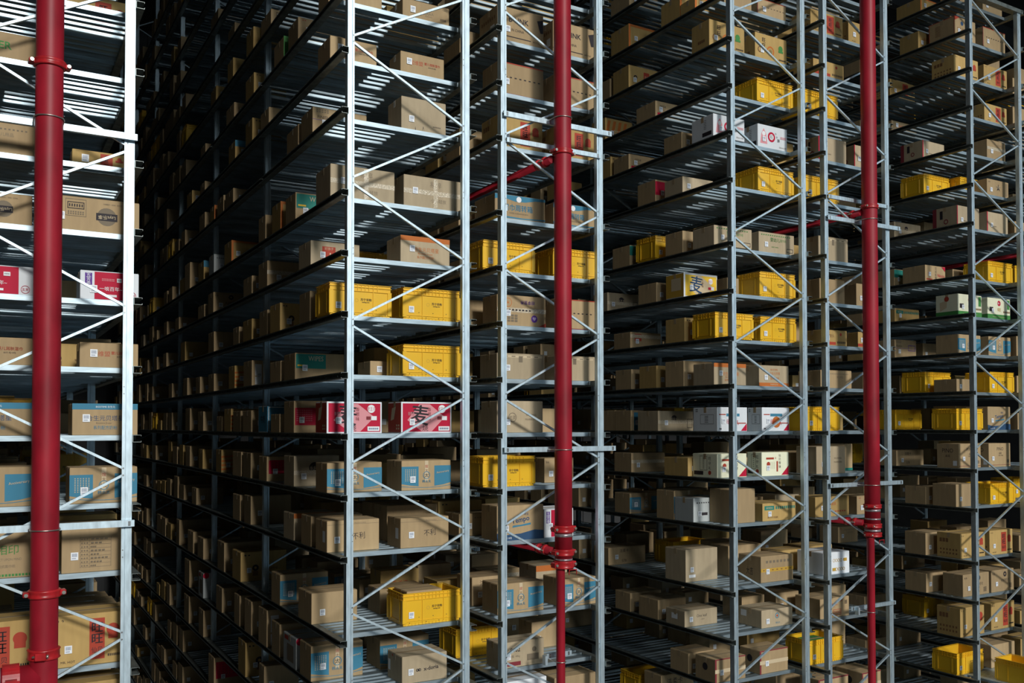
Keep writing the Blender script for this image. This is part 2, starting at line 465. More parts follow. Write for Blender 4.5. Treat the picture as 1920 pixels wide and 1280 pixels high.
# far right riser (D), outside the picture, whose branch shows
XD = 15.35
pd = pipe('sprinkler_pipe', XD, PY, RC, 0, 12.4, 'red pipe of the last rack, seen only by its branch behind the right-hand rack')
def branch(par, z, length, r=0.042):
    b = MB(); b.tube((-0.0, 0.06, 0), (-0.0, length, 0), r, 20)
    o = ob('branch_pipe', b.mesh('branch_pipe', 'redpipe', True), par, (-0.10, 0.0, z))
    for yy in (0.17, 0.30):
        c = MB(); c.tube((0, yy, 0), (0, yy + 0.05, 0), r + 0.014, 20)
        q = ob('pipe_coupling', c.mesh('pipe_coupling', 'clamp', True), o)
    bt = MB()
    for s in (-1, 1): bt.tube((s*(r+0.02), 0.16, 0), (s*(r+0.02), 0.25, 0), 0.008, 6)
    ob('coupling_bolt', bt.mesh('coupling_bolt', 'boltpale', True), o)
    return o
for par, zt, zb in ((pb, EYE+2.88, EYE-1.35), (pc, EYE+2.88, EYE-1.32), (pd, EYE+2.88, EYE-1.32)):
    branch(par, zt, 12.0); branch(par, zb, 9.0)
for par, r in ((pb, RB), (pc, RC)):
    clamp(0, EYE+2.95, 0, r, par, 0.12, 0.055)
clamp(0, EYE-1.11, 0, RB, pb, 0.08, 0.075); clamp(0, EYE-1.36, 0, RB, pb, 0.12, 0.07); clamp(0, EYE-1.49, 0, RB, pb, 0.10, 0.08)
band(0, 0, RB, EYE-1.175, 0.035, pb); band(0, 0, RB, EYE-1.435, 0.02, pb)
clamp(0, EYE-1.095, 0, RC, pc, 0.5, 0.055); clamp(0, EYE-1.355, 0, RC, pc, 0.45, 0.06); clamp(0, EYE-1.475, 0, RC, pc, 0.3, 0.06)
band(0, 0, RC, EYE-1.15, 0.03, pc); band(0, 0, RC, EYE-1.265, 0.02, pc); band(0, 0, RC, EYE-1.42, 0.03, pc)
for par, x_, z_ in ((pb, 0.06, zr-0.07), (pc, 0.07, zc-0.05)):
    b = MB(); b.box(-0.05, -0.09, 0, 0.05, -0.082, 0.008); b.box(-0.05, -0.09, -0.05, -0.044, -0.082, 0); b.box(0.044, -0.09, -0.05, 0.05, -0.082, 0)
    ob('bracket', b.mesh('bracket', 'clamp'), par, (x_, 0, z_))

AY = 8.355
arms = [
 (-2.2, 1.14, 2.48, 'upper steel arm fixing the thickest red pipe, crossing the first rack', XA, RA, pa),
 (-2.2, 1.14, -0.83, 'lower steel arm with worn edges fixing the thickest red pipe', XA, RA, pa),
 (4.775, 6.19, 3.32, 'upper steel arm fixing the middle red pipe to its rack', XB, RB, pb),
 (4.775, 6.23, -0.262, 'lower steel arm crossing in front of the rack at the middle red pipe', XB, RB, pb),
 (9.765, 11.25, 2.78, 'upper steel arm fixing the right red pipe to its rack', XC, RC, pc),
 (9.765, 11.25, -0.81, 'lower steel arm fixing the right red pipe to its rack', XC, RC, pc),
]
for x0, x1, z, lb, px, pr, par in arms:
    a = arm(x0, x1, EYE + z, AY, 0.055, lb)
    ubolt(px, EYE + z, PY, pr, a)
for x0, x1, z, lb in ((4.82, 6.05, 3.05, 'perforated cross bar behind the middle red pipe near the top'), (9.80, 11.03, 3.07, 'perforated cross bar behind the right red pipe near the top'), (-0.15, 1.07, -1.06-0.33, 'steel cross bar under the crates behind the thickest red pipe')):
    if 'under' in lb: continue
    arm(x0, x1, EYE + z, 8.372, 0.05, lb)
for x0, x1, z, px, lb in ((5.30, 5.62, -2.49, XB - 0.04, 'short steel arm clamping the thin lower part of the middle pipe'), (10.15, 11.07, -2.48, XC - 0.045, 'steel arm clamping the thin lower part of the right pipe')):
    a = arm(x0, x1, EYE + z, AY, 0.05, lb)
    ubolt(px, EYE + z - 0.03, PY, 0.05, a)
    c = MB(); c.box(px - 0.13, 8.30, EYE+z-0.08, px - 0.10, 8.36, EYE+z+0.02); ob('clip', c.mesh('clip', 'steel'), a)

# ---------------------------------------------------------------- printed matter
_TXT = {}
def text_mesh(s, ink, bold=False):
    key = (s, ink, bold)
    if key in _TXT: return _TXT[key]
    cu = bpy.data.curves.new('t', 'FONT'); cu.body = s; cu.align_x = 'CENTER'; cu.align_y = 'CENTER'
    cu.resolution_u = 2
    if bold: cu.offset = 0.022 if all(ord(ch) < 256 for ch in s) else 0.0
    o = bpy.data.objects.new('t', cu); COL.objects.link(o)
    dg = bpy.context.evaluated_depsgraph_get(); dg.update()
    me = bpy.data.meshes.new_from_object(o.evaluated_get(dg))
    bpy.data.objects.remove(o); bpy.data.curves.remove(cu)
    if len(me.vertices) == 0:
        _TXT[key] = None; return None
    xs = [v.co.x for v in me.vertices]; ys = [v.co.y for v in me.vertices]
    cx, cy = (min(xs)+max(xs))/2, (min(ys)+max(ys))/2; hh = max(ys)-min(ys)
    for v in me.vertices:   # into the X-Z plane, height 1, centred
        x, y = (v.co.x - cx)/hh, (v.co.y - cy)/hh
        v.co = (x, 0, y)
    me.name = 'lettering'; me.materials.clear(); me.materials.append(M['ink_' + ink])
    w = (max(xs)-min(xs))/hh
    _TXT[key] = (me, w); return _TXT[key]

def poly_mesh(polys, ink, name):
    me = bpy.data.meshes.new(name); v = []; f = []
    for p in polys:
        n = len(v); v += [(a, 0, b_) for a, b_ in p]; f.append(tuple(range(n, n + len(p))))
    me.from_pydata(v, [], f); me.materials.append(M['ink_' + ink]); return me

def circ(cx, cz, r, n=20): return [(cx + r*math.cos(2*math.pi*i/n), cz + r*math.sin(2*math.pi*i/n)) for i in range(n)]

def decorate(root, w, h, els, side=False, depth=0.0):
    """print the elements on the front face (or the left face) of a carton whose front-left-bottom corner is the origin"""
    off = 0.0006
    for e in els:
        k = e[0]; me = None; name = 'printed_panel'
        if k == 'r': _, u0, v0, u1, v1, ink = e; me = poly_mesh([[(u0*w, v0*h), (u1*w, v0*h), (u1*w, v1*h), (u0*w, v1*h)]], ink, name)
        elif k == 'p': me = poly_mesh([[(u*w, v*h) for u, v in e[1]]], e[2], name)
        elif k == 'c': me = poly_mesh([circ(e[1]*w, e[2]*h, e[3]*h)], e[4], name)
        elif k == 'o':
            a, b_ = circ(e[1]*w, e[2]*h, e[3]*h), circ(e[1]*w, e[2]*h, e[3]*h*e[5])
            me = poly_mesh([[a[i], a[(i+1) % 20], b_[(i+1) % 20], b_[i]] for i in range(20)], e[4], 'printed_ring'); name = 'printed_ring'
        elif k == 'f':   # frame
            _, u0, v0, u1, v1, ink, tk = e; x0, z0, x1, z1 = u0*w, v0*h, u1*w, v1*h; q = tk*h
            me = poly_mesh([[(x0, z0), (x1, z0), (x1, z0+q), (x0, z0+q)], [(x0, z1-q), (x1, z1-q), (x1, z1), (x0, z1)],
                            [(x0, z0), (x0+q, z0), (x0+q, z1), (x0, z1)], [(x1-q, z0), (x1, z0), (x1, z1), (x1-q, z1)]], ink, 'printed_frame'); name = 'printed_frame'
        elif k == 'g':   # grid of little marks: u0 v0 u1 v1 nx nz ink fill
            _, u0, v0, u1, v1, nx, nz, ink, fl = e; ps = []
            for i in range(nx):
                for j in range(nz):
                    a = u0 + (u1-u0)*(i + 0.5 - fl/2)/nx; c = u0 + (u1-u0)*(i + 0.5 + fl/2)/nx
                    d = v0 + (v1-v0)*(j + 0.5 - fl/2)/nz; g = v0 + (v1-v0)*(j + 0.5 + fl/2)/nz
                    ps.append([(a*w, d*h), (c*w, d*h), (c*w, g*h), (a*w, g*h)])
            me = poly_mesh(ps, ink, 'small_lettering'); name = 'small_lettering'
        elif k == 't':
            _, s, u, v, th, ink = e[:6]; maxw = e[6] if len(e) > 6 else 0.9; rot = e[7] if len(e) > 7 else 0
            r = text_mesh(s, ink, len(e) > 8)
            if r is None: continue
            me, tw = r
            sz = th*h; sx = sz
            if tw*sx > maxw*w: sx = maxw*w/tw
            o = ob('lettering', me, root)
            if side: o.location = (-off, depth - u*w, v*h); o.rotation_euler = (0, math.radians(0), math.radians(-90))
            else: o.location = (u*w, -off, v*h); o.rotation_euler = (0, math.radians(rot), 0)
            o.scale = (sx, 1, sz); off += 0.0005
            if len(e) > 8 and ord(s[0]) > 255 and not side:      # heavy characters: a second stroke beside the first
                o2 = ob('lettering', me, root); o2.location = (o.location[0] + 0.045*sx, o.location[1], o.location[2] + 0.02*sz)
                o2.rotation_euler = o.rotation_euler; o2.scale = o.scale
            continue
        o = ob(name, me, root)
        if side: o.location = (-off, depth, 0); o.rotation_euler = (0, 0, math.radians(-90))
        else: o.location = (0, -off, 0)
        off += 0.0005

BLUEP = [('p', [(0, 0.22), (0.15, 0.17), (0.34, 0.13), (0.34, 0.80), (0, 0.80)], 'blue'), ('p', [(0.66, 0.13), (0.85, 0.17), (1, 0.24), (1, 0.82), (0.66, 0.82)], 'blue'),
         ('p', [(0, 0.13), (0.25, 0.09), (0.5, 0.075), (0.75, 0.09), (1, 0.14), (1, 0.16), (0.75, 0.105), (0.5, 0.09), (0.25, 0.105), (0, 0.15)], 'blue'),
         ('g', 0.06, 0.3, 0.3, 0.72, 6, 9, 'pale', 0.45), ('r', 0.465, 0.30, 0.535, 0.99, 'pale'), ('t', '嫂', 0.5, 0.80, 0.11, 'red', 0.1), ('t', '太', 0.5, 0.66, 0.11, 'brn', 0.1),
         ('o', 0.5, 0.50, 0.13, 'blue', 0.85), ('t', '太', 0.5, 0.5, 0.14, 'k', 0.12), ('t', '韩太太', 0.5, 0.30, 0.10, 'blue', 0.26), ('t', 'Anniversary', 0.83, 0.60, 0.09, 'pale', 0.26, -8)]
D = {  # design: board, phrase, front elements, side elements
 'blank': ('kraft', 'plain brown carton', []),
 'bigplain': ('grey', 'large plain carton, two stickers', [('r', 0.10, 0.13, 0.30, 0.22, 'w')]),
 'plainedge': ('kraft', 'plain carton with taped lid', []),
 'wave': ('kraft', 'carton with a wavy printed logo', [('t', 'AAAA', 0.55, 0.42, 0.16, 'gry', 0.34, -6), ('t', 'ARAWANA', 0.55, 0.26, 0.06, 'gry', 0.2), ('g', 0.80, 0.12, 0.93, 0.38, 7, 1, 'k', 0.5), ('t', '7.25KG', 0.9, 0.82, 0.07, 'gry', 0.15)]),
 'baby': ('kraft', 'carton with red Chinese lettering', [('t', '宝维盟', 0.36, 0.56, 0.22, 'red', 0.34), ('t', '婴儿润肤湿巾', 0.72, 0.60, 0.13, 'red', 0.4, 0, 1), ('t', '80片/包×8包', 0.72, 0.45, 0.07, 'k', 0.32)]),
 'purple': ('kraft', 'carton with a purple line and symbols', [('r', 0.0, 0.52, 1, 0.535, 'pur'), ('t', 'FINISH', 0.20, 0.64, 0.12, 'k', 0.3), ('g', 0.06, 0.8, 0.3, 0.96, 5, 2, 'gry', 0.6), ('f', 0.62, 0.4, 0.95, 0.72, 'pur', 0.03)]),
 'creased': ('grey', 'tall creased plain carton', [('g', 0.70, 0.16, 0.88, 0.24, 9, 1, 'k', 0.5), ('p', [(0.30, 0.0), (0.31, 0.14), (0.32, 0.0)], 'k'), ('p', [(0.46, 0.0), (0.485, 0.17), (0.51, 0.0), (0.488, 0.12)], 'k')]),
 'taped': ('grey', 'pale carton crossed by shiny clear tape', [('t', '易碎', 0.55, 0.78, 0.2, 'gry', 0.3), ('t', '小心轻放', 0.6, 0.26, 0.13, 'gry', 0.4), ('T', 'h', 0.5), ('T', 'v', 0.55)]),
 'taped2': ('kraft', 'wide brown carton with a taped middle', [('T', 'h', 0.55), ('t', 'FRAGILE', 0.7, 0.78, 0.08, 'gry', 0.3)]),
 'teal': ('kraft', 'carton with a teal WIPES panel', [('r', 0.02, 0.42, 0.62, 0.96, 'teal'), ('t', 'WIPES', 0.42, 0.80, 0.18, 'pale', 0.3), ('r', 0.05, 0.50, 0.2, 0.56, 'yel')]),
 'orangeedge': ('tan', 'carton with an orange edge', [('r', 0, 0, 0.06, 1, 'org'), ('r', 0, 0.9, 1, 1, 'org')]),
 'redb': ('grey', 'carton with a red square and letter b', [('r', 0.23, 0.28, 0.50, 0.80, 'red'), ('t', 'b', 0.42, 0.42, 0.26, 'pale', 0.1, 0, 1), ('t', '好孩子', 0.37, 0.72, 0.12, 'pale', 0.2), ('t', '贝贝', 0.78, 0.55, 0.22, 'greyt' if False else 'gry', 0.3)]),
 'letters': ('kraft', 'carton with black lettering', [('t', '大好时光', 0.6, 0.5, 0.15, 'k', 0.42, -3), ('o', 0.6, 0.78, 0.12, 'k', 0.4), ('g', 0.72, 0.12, 0.95, 0.34, 1, 5, 'k', 0.5), ('t', '↑↑', 0.1, 0.82, 0.12, 'k', 0.1)]),
 'orangetop': ('grey', 'carton with an orange top band', [('r', 0, 0.82, 1, 1, 'org'), ('t', '合生元贝塔星', 0.52, 0.52, 0.17, 'org', 0.5), ('t', 'Biostime α-star', 0.50, 0.37, 0.07, 'org', 0.3), ('t', '系列配方奶粉', 0.5, 0.23, 0.11, 'org', 0.36)]),
 'orangebase': ('grey', 'carton with an orange bottom band', [('r', 0, 0, 1, 0.17, 'org'), ('t', '合生元贝塔', 0.52, 0.62, 0.13, 'org', 0.42), ('t', 'BIOSTIME', 0.5, 0.8, 0.08, 'org', 0.36), ('t', 'FARMSON', 0.5, 0.09, 0.08, 'pale', 0.3), ('t', '系列配方', 0.52, 0.38, 0.14, 'org', 0.4)]),
 'stamp': ('tan', 'yellowish carton with black emblem', [('o', 0.32, 0.45, 0.11, 'k', 0.4), ('r', 0.26, 0.18, 0.38, 0.34, 'brn'), ('g', 0.06, 0.85, 0.22, 0.93, 2, 1, 'k', 0.5), ('t', '营养早餐', 0.7, 0.4, 0.08, 'brn', 0.2)]),
 'redlogo': ('tan', 'carton with a red printed logo', [('t', '喜洋洋', 0.5, 0.62, 0.16, 'red', 0.5), ('g', 0.5, 0.2, 0.9, 0.3, 6, 1, 'red', 0.6)]),
 'greenlogo': ('kraft', 'carton with green lettering', [('t', '蒙牛', 0.5, 0.56, 0.2, 'grn', 0.3), ('t', 'MILK', 0.7, 0.35, 0.1, 'grn', 0.3)]),
 'greenedge': ('kraft', 'carton with a green side strip', [('r', 0.0, 0.0, 0.28, 1, 'grn')]),
 'greencap': ('kraft', 'carton with a dark green upper panel', [('r', 0.0, 0.5, 1, 0.97, 'teal')]),
 'greenprint': ('grey', 'carton with pale green printing', [('t', '婴幼儿', 0.45, 0.66, 0.2, 'grn', 0.3, 0, 1), ('t', '湿巾纸', 0.68, 0.66, 0.14, 'grn', 0.3), ('t', 'BABY WIPES', 0.45, 0.3, 0.06, 'grn', 0.3), ('f', 0.78, 0.1, 0.96, 0.3, 'k', 0.025), ('g', 0.05, 0.82, 0.9, 0.92, 14, 1, 'grn', 0.5)]),
 'whitepanel': ('kraft', 'carton with white printed slips', [('r', 0.1, 0.4, 0.3, 0.85, 'w'), ('r', 0.1, 0.05, 0.3, 0.35, 'w')]),
 'stripe': ('tan', 'carton with slanting orange stripes', [('p', [(0, 0.1+0.18*i), (1, 0.2+0.18*i), (1, 0.28+0.18*i), (0, 0.18+0.18*i)], 'org') for i in range(4)]),
 'redwheat': ('whitebd', 'red and white box, black wheat character', [('r', 0.03, 0.05, 0.97, 0.95, 'crim'), ('p', [(0.12, 0.42), (0.36, 0.93), (0.56, 0.93), (0.86, 0.52), (0.60, 0.06), (0.40, 0.06)], 'pink'),
       ('t', '麦', 0.36, 0.58, 0.62, 'k', 0.36, 6, 1), ('t', '烧', 0.47, 0.17, 0.2, 'k', 0.12), ('t', '香', 0.55, 0.76, 0.12, 'mar', 0.1), ('t', '葱', 0.55, 0.61, 0.12, 'mar', 0.1), ('t', '味', 0.55, 0.46, 0.12, 'mar', 0.1),
       ('c', 0.80, 0.78, 0.13, 'w'), ('t', '老王子', 0.80, 0.78, 0.13, 'crim', 0.15), ('r', 0.80, 0.42, 0.90, 0.55, 'w'), ('r', 0.71, 0.44, 0.79, 0.54, 'mar'), ('r', 0.73, 0.08, 0.95, 0.22, 'w'), ('g', 0.75, 0.10, 0.93, 0.20, 8, 1, 'navy', 0.6),
       ('t', '青稞酒', 0.19, 0.62, 0.12, 'pink', 0.12)],
       [('r', 0.0, 0.03, 1, 0.97, 'red'), ('p', [(0.2, 0.4), (0.45, 0.45), (0.6, 0.85), (0.3, 0.8)], 'pale'), ('g', 0.6, 0.1, 0.9, 0.3, 2, 2, 'pale', 0.6)]),
 'yellowwheat': ('whitebd', 'yellow and white box, black character', [('r', 0.05, 0.06, 0.97, 0.92, 'yel'), ('p', [(0.16, 0.42), (0.34, 0.9), (0.5, 0.92), (0.86, 0.5), (0.66, 0.08), (0.4, 0.08)], 'pale'),
       ('t', '麦', 0.36, 0.54, 0.66, 'navy', 0.36, 6, 1), ('t', '烧', 0.46, 0.15, 0.16, 'navy', 0.1), ('t', '芝', 0.55, 0.74, 0.1, 'brn', 0.1), ('t', '麻', 0.55, 0.62, 0.1, 'brn', 0.1), ('t', '味', 0.55, 0.5, 0.1, 'brn', 0.1),
       ('c', 0.79, 0.72, 0.12, 'w'), ('t', '老王子', 0.79, 0.72, 0.11, 'crim', 0.13), ('r', 0.80, 0.36, 0.89, 0.5, 'w'), ('r', 0.72, 0.38, 0.80, 0.48, 'crim')],
       [('r', 0.0, 0.03, 1, 0.97, 'gold'), ('r', 0.3, 0.3, 0.85, 0.8, 'pale')]),
 'magenta': ('kraft', 'carton with a magenta printed panel', [('r', 0.03, 0.24, 0.62, 0.78, 'crim'), ('g', 0.06, 0.35, 0.5, 0.74, 9, 6, 'pink', 0.4)]),
 'bluebox': ('bluebd', 'blue box with a pale border', [('f', 0.03, 0.03, 0.97, 0.97, 'w', 0.03), ('t', '牛奶', 0.6, 0.5, 0.3, 'w', 0.4)], [('f', 0.0, 0.0, 1, 1, 'w', 0.02), ('t', '牛奶', 0.5, 0.5, 0.3, 'k', 0.5)]),
 'bluepanel': ('kraft', 'carton with two blue panels', BLUEP),
 'roundmark': ('grey', 'carton with a round black stamp', [('c', 0.45, 0.6, 0.19, 'k'), ('t', '乐多多', 0.45, 0.6, 0.13, 'pale', 0.2), ('T', 'h', 0.45), ('f', 0.82, 0.15, 0.97, 0.6, 'k', 0.02)]),
 'redpanel': ('kraft', 'carton with a dark red front panel', [('r', 0.05, 0.3, 0.85, 0.85, 'crim'), ('g', 0.1, 0.4, 0.8, 0.8, 8, 5, 'mar', 0.4)]),
 'brush': ('kraft', 'carton with brushed black handwriting', [('t', '不利', 0.60, 0.48, 0.22, 'k', 0.24, -4), ('t', 'PRODUCE BOX', 0.63, 0.9, 0.04, 'gry', 0.24), ('r', 0.0, 0.865, 1, 0.872, 'gry')], [('r', 0.62, 0.3, 0.84, 0.66, 'w')]),
 'whitebox': ('greybd', 'white carton with a red corner', [('t', '儿童乳', 0.5, 0.5, 0.16, 'k', 0.4), ('c', 0.08, 0.9, 0.12, 'crim')], [('r', 0.1, 0.8, 0.4, 0.94, 'red'), ('r', 0.3, 0.15, 0.8, 0.7, 'gry')]),
 'greybox': ('greybd', 'small pale grey carton with black print', [('g', 0.08, 0.75, 0.9, 0.85, 12, 1, 'k', 0.5), ('g', 0.15, 0.25, 0.8, 0.42, 2, 1, 'k', 0.7)]),
 'bluecap': ('tan', 'carton with a blue upper corner', [('r', 0, 0.66, 1, 1, 'blue')]),
 'bluestripe': ('kraft', 'carton with a dark blue side panel', [('r', 0.1, 0.05, 0.8, 0.9, 'blue')]),
 'loopword': ('grey', 'carton with looped mark and word', [('t', 'x-doria', 0.64, 0.48, 0.15, 'k', 0.36, -3, 1), ('o', 0.335, 0.45, 0.055, 'k', 0.55), ('o', 0.385, 0.455, 0.055, 'k', 0.55), ('o', 0.36, 0.45, 0.04, 'k', 0.5)], [('r', 0.05, 0.3, 0.2, 0.7, 'w'), ('c', 0.35, 0.9, 0.05, 'red')]),
 'linkword': ('kraft', 'carton with large black capitals', [('t', 'B-LINK', 0.46, 0.66, 0.16, 'k', 0.62, 0, 1), ('t', 'NO.:', 0.12, 0.50, 0.07, 'k', 0.2), ('t', 'MADE IN CHINA', 0.34, 0.36, 0.08, 'k', 0.46), ('r', 0.0, 0.135, 0.72, 0.16, 'k'), ('t', 'RECYCLE', 0.84, 0.14, 0.04, 'k', 0.2), ('p', [(0.86, 0.80), (0.99, 0.86), (0.99, 0.46), (0.93, 0.45)], 'k')], [('r', 0.62, 0.25, 0.84, 0.5, 'w'), ('g', 0.1, 0.6, 0.9, 0.8, 7, 1, 'brn', 0.5)]),
 'dottape': ('kraft', 'carton with dotted tape, red edges', [('r', 0, 0, 1, 0.03, 'mar'), ('r', 0, 0, 0.02, 1, 'mar'), ('g', 0.12, 0.50, 0.95, 0.58, 8, 1, 'k', 0.45), ('r', 0, 0.97, 1, 1, 'red')]),
 'tanred': ('tan', 'mustard carton with red panel', [('r', 0.50, 0.10, 0.72, 0.90, 'red'), ('t', '旺', 0.61, 0.72, 0.18, 'k', 0.16, 0, 1), ('t', '旺', 0.61, 0.50, 0.18, 'k', 0.16, 0, 1), ('t', '仙贝', 0.61, 0.28, 0.12, 'k', 0.16), ('c', 0.84, 0.66, 0.12, 'red'), ('r', 0.77, 0.48, 0.91, 0.60, 'red'), ('t', '↑ ↑', 0.09, 0.9, 0.06, 'k', 0.1), ('t', 'MR. HOT', 0.2, 0.1, 0.045, 'k', 0.2), ('g', 0.76, 0.12, 0.95, 0.20, 7, 1, 'k', 0.6)], [('g', 0.1, 0.6, 0.5, 0.8, 3, 1, 'brn', 0.8), ('g', 0.1, 0.1, 0.9, 0.4, 6, 2, 'brn', 0.5)]),
 'blackred': ('tan', 'mustard carton, black characters, green mark', [('t', '旺', 0.27, 0.76, 0.17, 'k', 0.15, 0, 1), ('t', '旺', 0.27, 0.54, 0.17, 'k', 0.15, 0, 1), ('o', 0.48, 0.38, 0.2, 'org', 0.7), ('t', '仙', 0.48, 0.38, 0.16, 'k', 0.12), ('c', 0.80, 0.58, 0.12, 'grn'), ('r', 0.73, 0.42, 0.88, 0.50, 'grn'), ('g', 0.74, 0.08, 0.96, 0.18, 8, 1, 'k', 0.6), ('o', 0.15, 0.36, 0.12, 'brn', 0.7)], [('g', 0.35, 0.2, 0.75, 0.34, 4, 1, 'brn', 0.8)]),
 'wetwipes': ('kraft', 'carton with blue wave band', [('p', [(0, 0.99), (0, 0.78), (0.2, 0.84), (0.4, 0.74), (0.6, 0.76), (0.8, 0.86), (1, 0.88), (1, 0.99)], 'blue'), ('p', [(0, 0.04), (0, 0.16), (0.25, 0.10), (0.55, 0.08), (1, 0.13), (1, 0.07), (0.5, 0.03)], 'blue'), ('t', '湿巾周转箱', 0.45, 0.48, 0.27, 'blue', 0.58, 0, 1), ('t', 'WIPES TURNOVER BOX', 0.47, 0.25, 0.06, 'gry', 0.5), ('c', 0.47, 0.84, 0.12, 'w')]),
 'purpleheart': ('kraft', 'carton with purple heart, orange stamp', [('o', 0.22, 0.76, 0.15, 'org', 0.88), ('t', '★', 0.22, 0.76, 0.1, 'org', 0.1), ('t', '纷享营养', 0.62, 0.78, 0.13, 'pur', 0.4, 180, 1), ('c', 0.76, 0.26, 0.12, 'pur'), ('t', '♥', 0.76, 0.26, 0.12, 'lav', 0.12), ('g', 0.08, 0.48, 0.7, 0.56, 9, 1, 'k', 0.6), ('T', 'h', 0.52), ('g', 0.2, 0.12, 0.42, 0.38, 3, 3, 'gry', 0.75), ('p', [(0.84, 0), (1, 0), (1, 0.14)], 'red')]),
 'toptape': ('grey', 'plain carton with tape along its top', [('r', 0.1, 0.84, 0.95, 0.93, 'pale'), ('g', 0.1, 0.85, 0.9, 0.92, 5, 1, 'gry', 0.5), ('r', 0.45, 0.66, 0.53, 0.9, 'gry')]),
 'roundstamp': ('grey', 'carton with a round line-drawn seal', [('o', 0.33, 0.48, 0.15, 'gry', 0.85), ('t', '老婆', 0.33, 0.48, 0.12, 'gry', 0.14), ('t', '婴儿护理用品', 0.74, 0.56, 0.06, 'gry', 0.3), ('t', '专业母婴品牌馆', 0.74, 0.42, 0.06, 'gry', 0.3)]),
 'softword': ('kraft', 'carton with slanted blue word', [('t', 'Tempo', 0.50, 0.56, 0.20, 'navy', 0.56, -8, 1), ('p', [(0.32, 0.36), (0.72, 0.42), (0.72, 0.48), (0.5, 0.43), (0.34, 0.42)], 'blue'), ('p', [(0, 0.0), (1, 0.0), (1, 0.24), (0.8, 0.27), (0.5, 0.18), (0.2, 0.16), (0, 0.22)], 'navy'), ('t', '得宝', 0.62, 0.74, 0.08, 'navy', 0.2), ('t', 'Neutral 18包', 0.2, 0.07, 0.06, 'w', 0.3)]),
 'redmag': ('whitebd', 'magenta and white box', [('r', 0.24, 0.02, 0.80, 0.97, 'crim'), ('r', 0.08, 0.5, 0.20, 0.92, 'pur'), ('t', '五', 0.14, 0.84, 0.13, 'w', 0.1), ('t', '芳', 0.14, 0.70, 0.13, 'w', 0.1), ('t', '斋', 0.14, 0.57, 0.13, 'w', 0.1), ('t', '一啖百年~', 0.52, 0.40, 0.15, 'w', 0.4), ('r', 0.42, 0.12, 0.62, 0.20, 'w'), ('g', 0.36, 0.66, 0.58, 0.76, 8, 2, 'pink', 0.6), ('r', 0.62, 0.64, 0.70, 0.78, 'w'), ('g', 0.63, 0.66, 0.69, 0.76, 5, 1, 'k', 0.5), ('o', 0.88, 0.2, 0.14, 'crim', 0.9), ('t', '五芳', 0.88, 0.2, 0.1, 'crim', 0.12)]),
 'handword': ('kraft', 'brown carton with black handwritten words', [('t', '洁柔卡', 0.42, 0.78, 0.2, 'k', 0.5), ('t', '578', 0.42, 0.2, 0.16, 'k', 0.3)]),
 'mascotfree': ('grey', 'carton printed 0002 with a maroon strip', [('t', '0002', 0.36, 0.68, 0.17, 'k', 0.26, 0, 1), ('t', '2箱  48kg', 0.36, 0.42, 0.12, 'gry', 0.36), ('r', 0.16, 0.06, 0.48, 0.22, 'mar'), ('c', 0.78, 0.62, 0.10, 'gry'), ('r', 0.62, 0.20, 0.88, 0.45, 'gry')]),
 'orangeblob': ('whitebd', 'white box with an orange painted mark', [('c', 0.62, 0.55, 0.3, 'yel'), ('c', 0.72, 0.5, 0.24, 'org'), ('r', 0.05, 0.7, 0.3, 0.85, 'org')]),
 'numbers': ('kraft', 'carton printed 0004 with a red strip', [('t', '0004', 0.30, 0.68, 0.18, 'k', 0.24), ('t', '五谷果疏', 0.28, 0.48, 0.10, 'gry', 0.3), ('r', 0.08, 0.12, 0.34, 0.26, 'crim'), ('t', '茶油', 0.6, 0.5, 0.16, 'gry', 0.2)]),
 'orangeprint': ('tan', 'carton covered in orange slanting print', [('p', [(0.0+0.2*i, 0.2), (0.1+0.2*i, 0.2), (0.2+0.2*i, 0.9), (0.1+0.2*i, 0.9)], 'org') for i in range(4)] + [('g', 0.3, 0.2, 0.9, 0.5, 10, 3, 'pale', 0.6)]),
 'redstamp2': ('tan', 'carton with a red square stamp', [('r', 0.45, 0.3, 0.62, 0.8, 'red'), ('t', '金枝', 0.54, 0.6, 0.12, 'pale', 0.14), ('c', 0.78, 0.6, 0.1, 'org'), ('o', 0.2, 0.5, 0.1, 'k', 0.5)]),
 'whitered': ('whitebd', 'white box with red flower', [('p', [(0.08, 0.18), (0.12, 0.6), (0.2, 0.85), (0.28, 0.62), (0.32, 0.18)], 'pink'), ('c', 0.2, 0.62, 0.10, 'w'), ('c', 0.46, 0.52, 0.22, 'crim'), ('c', 0.46, 0.52, 0.13, 'w'), ('t', '旺', 0.46, 0.52, 0.16, 'k', 0.1), ('t', '小', 0.60, 0.70, 0.1, 'k', 0.08), ('t', '小', 0.64, 0.56, 0.1, 'k', 0.08), ('t', '酥', 0.70, 0.42, 0.14, 'k', 0.1), ('g', 0.76, 0.5, 0.96, 0.62, 5, 2, 'pink', 0.7), ('t', '225ml×12包', 0.84, 0.14, 0.08, 'gry', 0.26)],
       [('g', 0.4, 0.4, 0.85, 0.85, 1, 6, 'k', 0.25), ('r', 0.5, 0.1, 0.92, 0.28, 'k')]),
 'bluemark': ('grey', 'carton with a small scribbled blue mark', [('o', 0.46, 0.3, 0.1, 'navy', 0.5), ('o', 0.56, 0.3, 0.1, 'navy', 0.5), ('o', 0.66, 0.3, 0.1, 'navy', 0.5)]),
 'redcap': ('kraft', 'carton with a crimson lid panel', [('r', 0.0, 0.3, 1.0, 0.92, 'crim')]),
 'redstrip': ('kraft', 'long carton with a small red square', [('r', 0.14, 0.45, 0.36, 0.9, 'red'), ('T', 'h', 0.75)]),
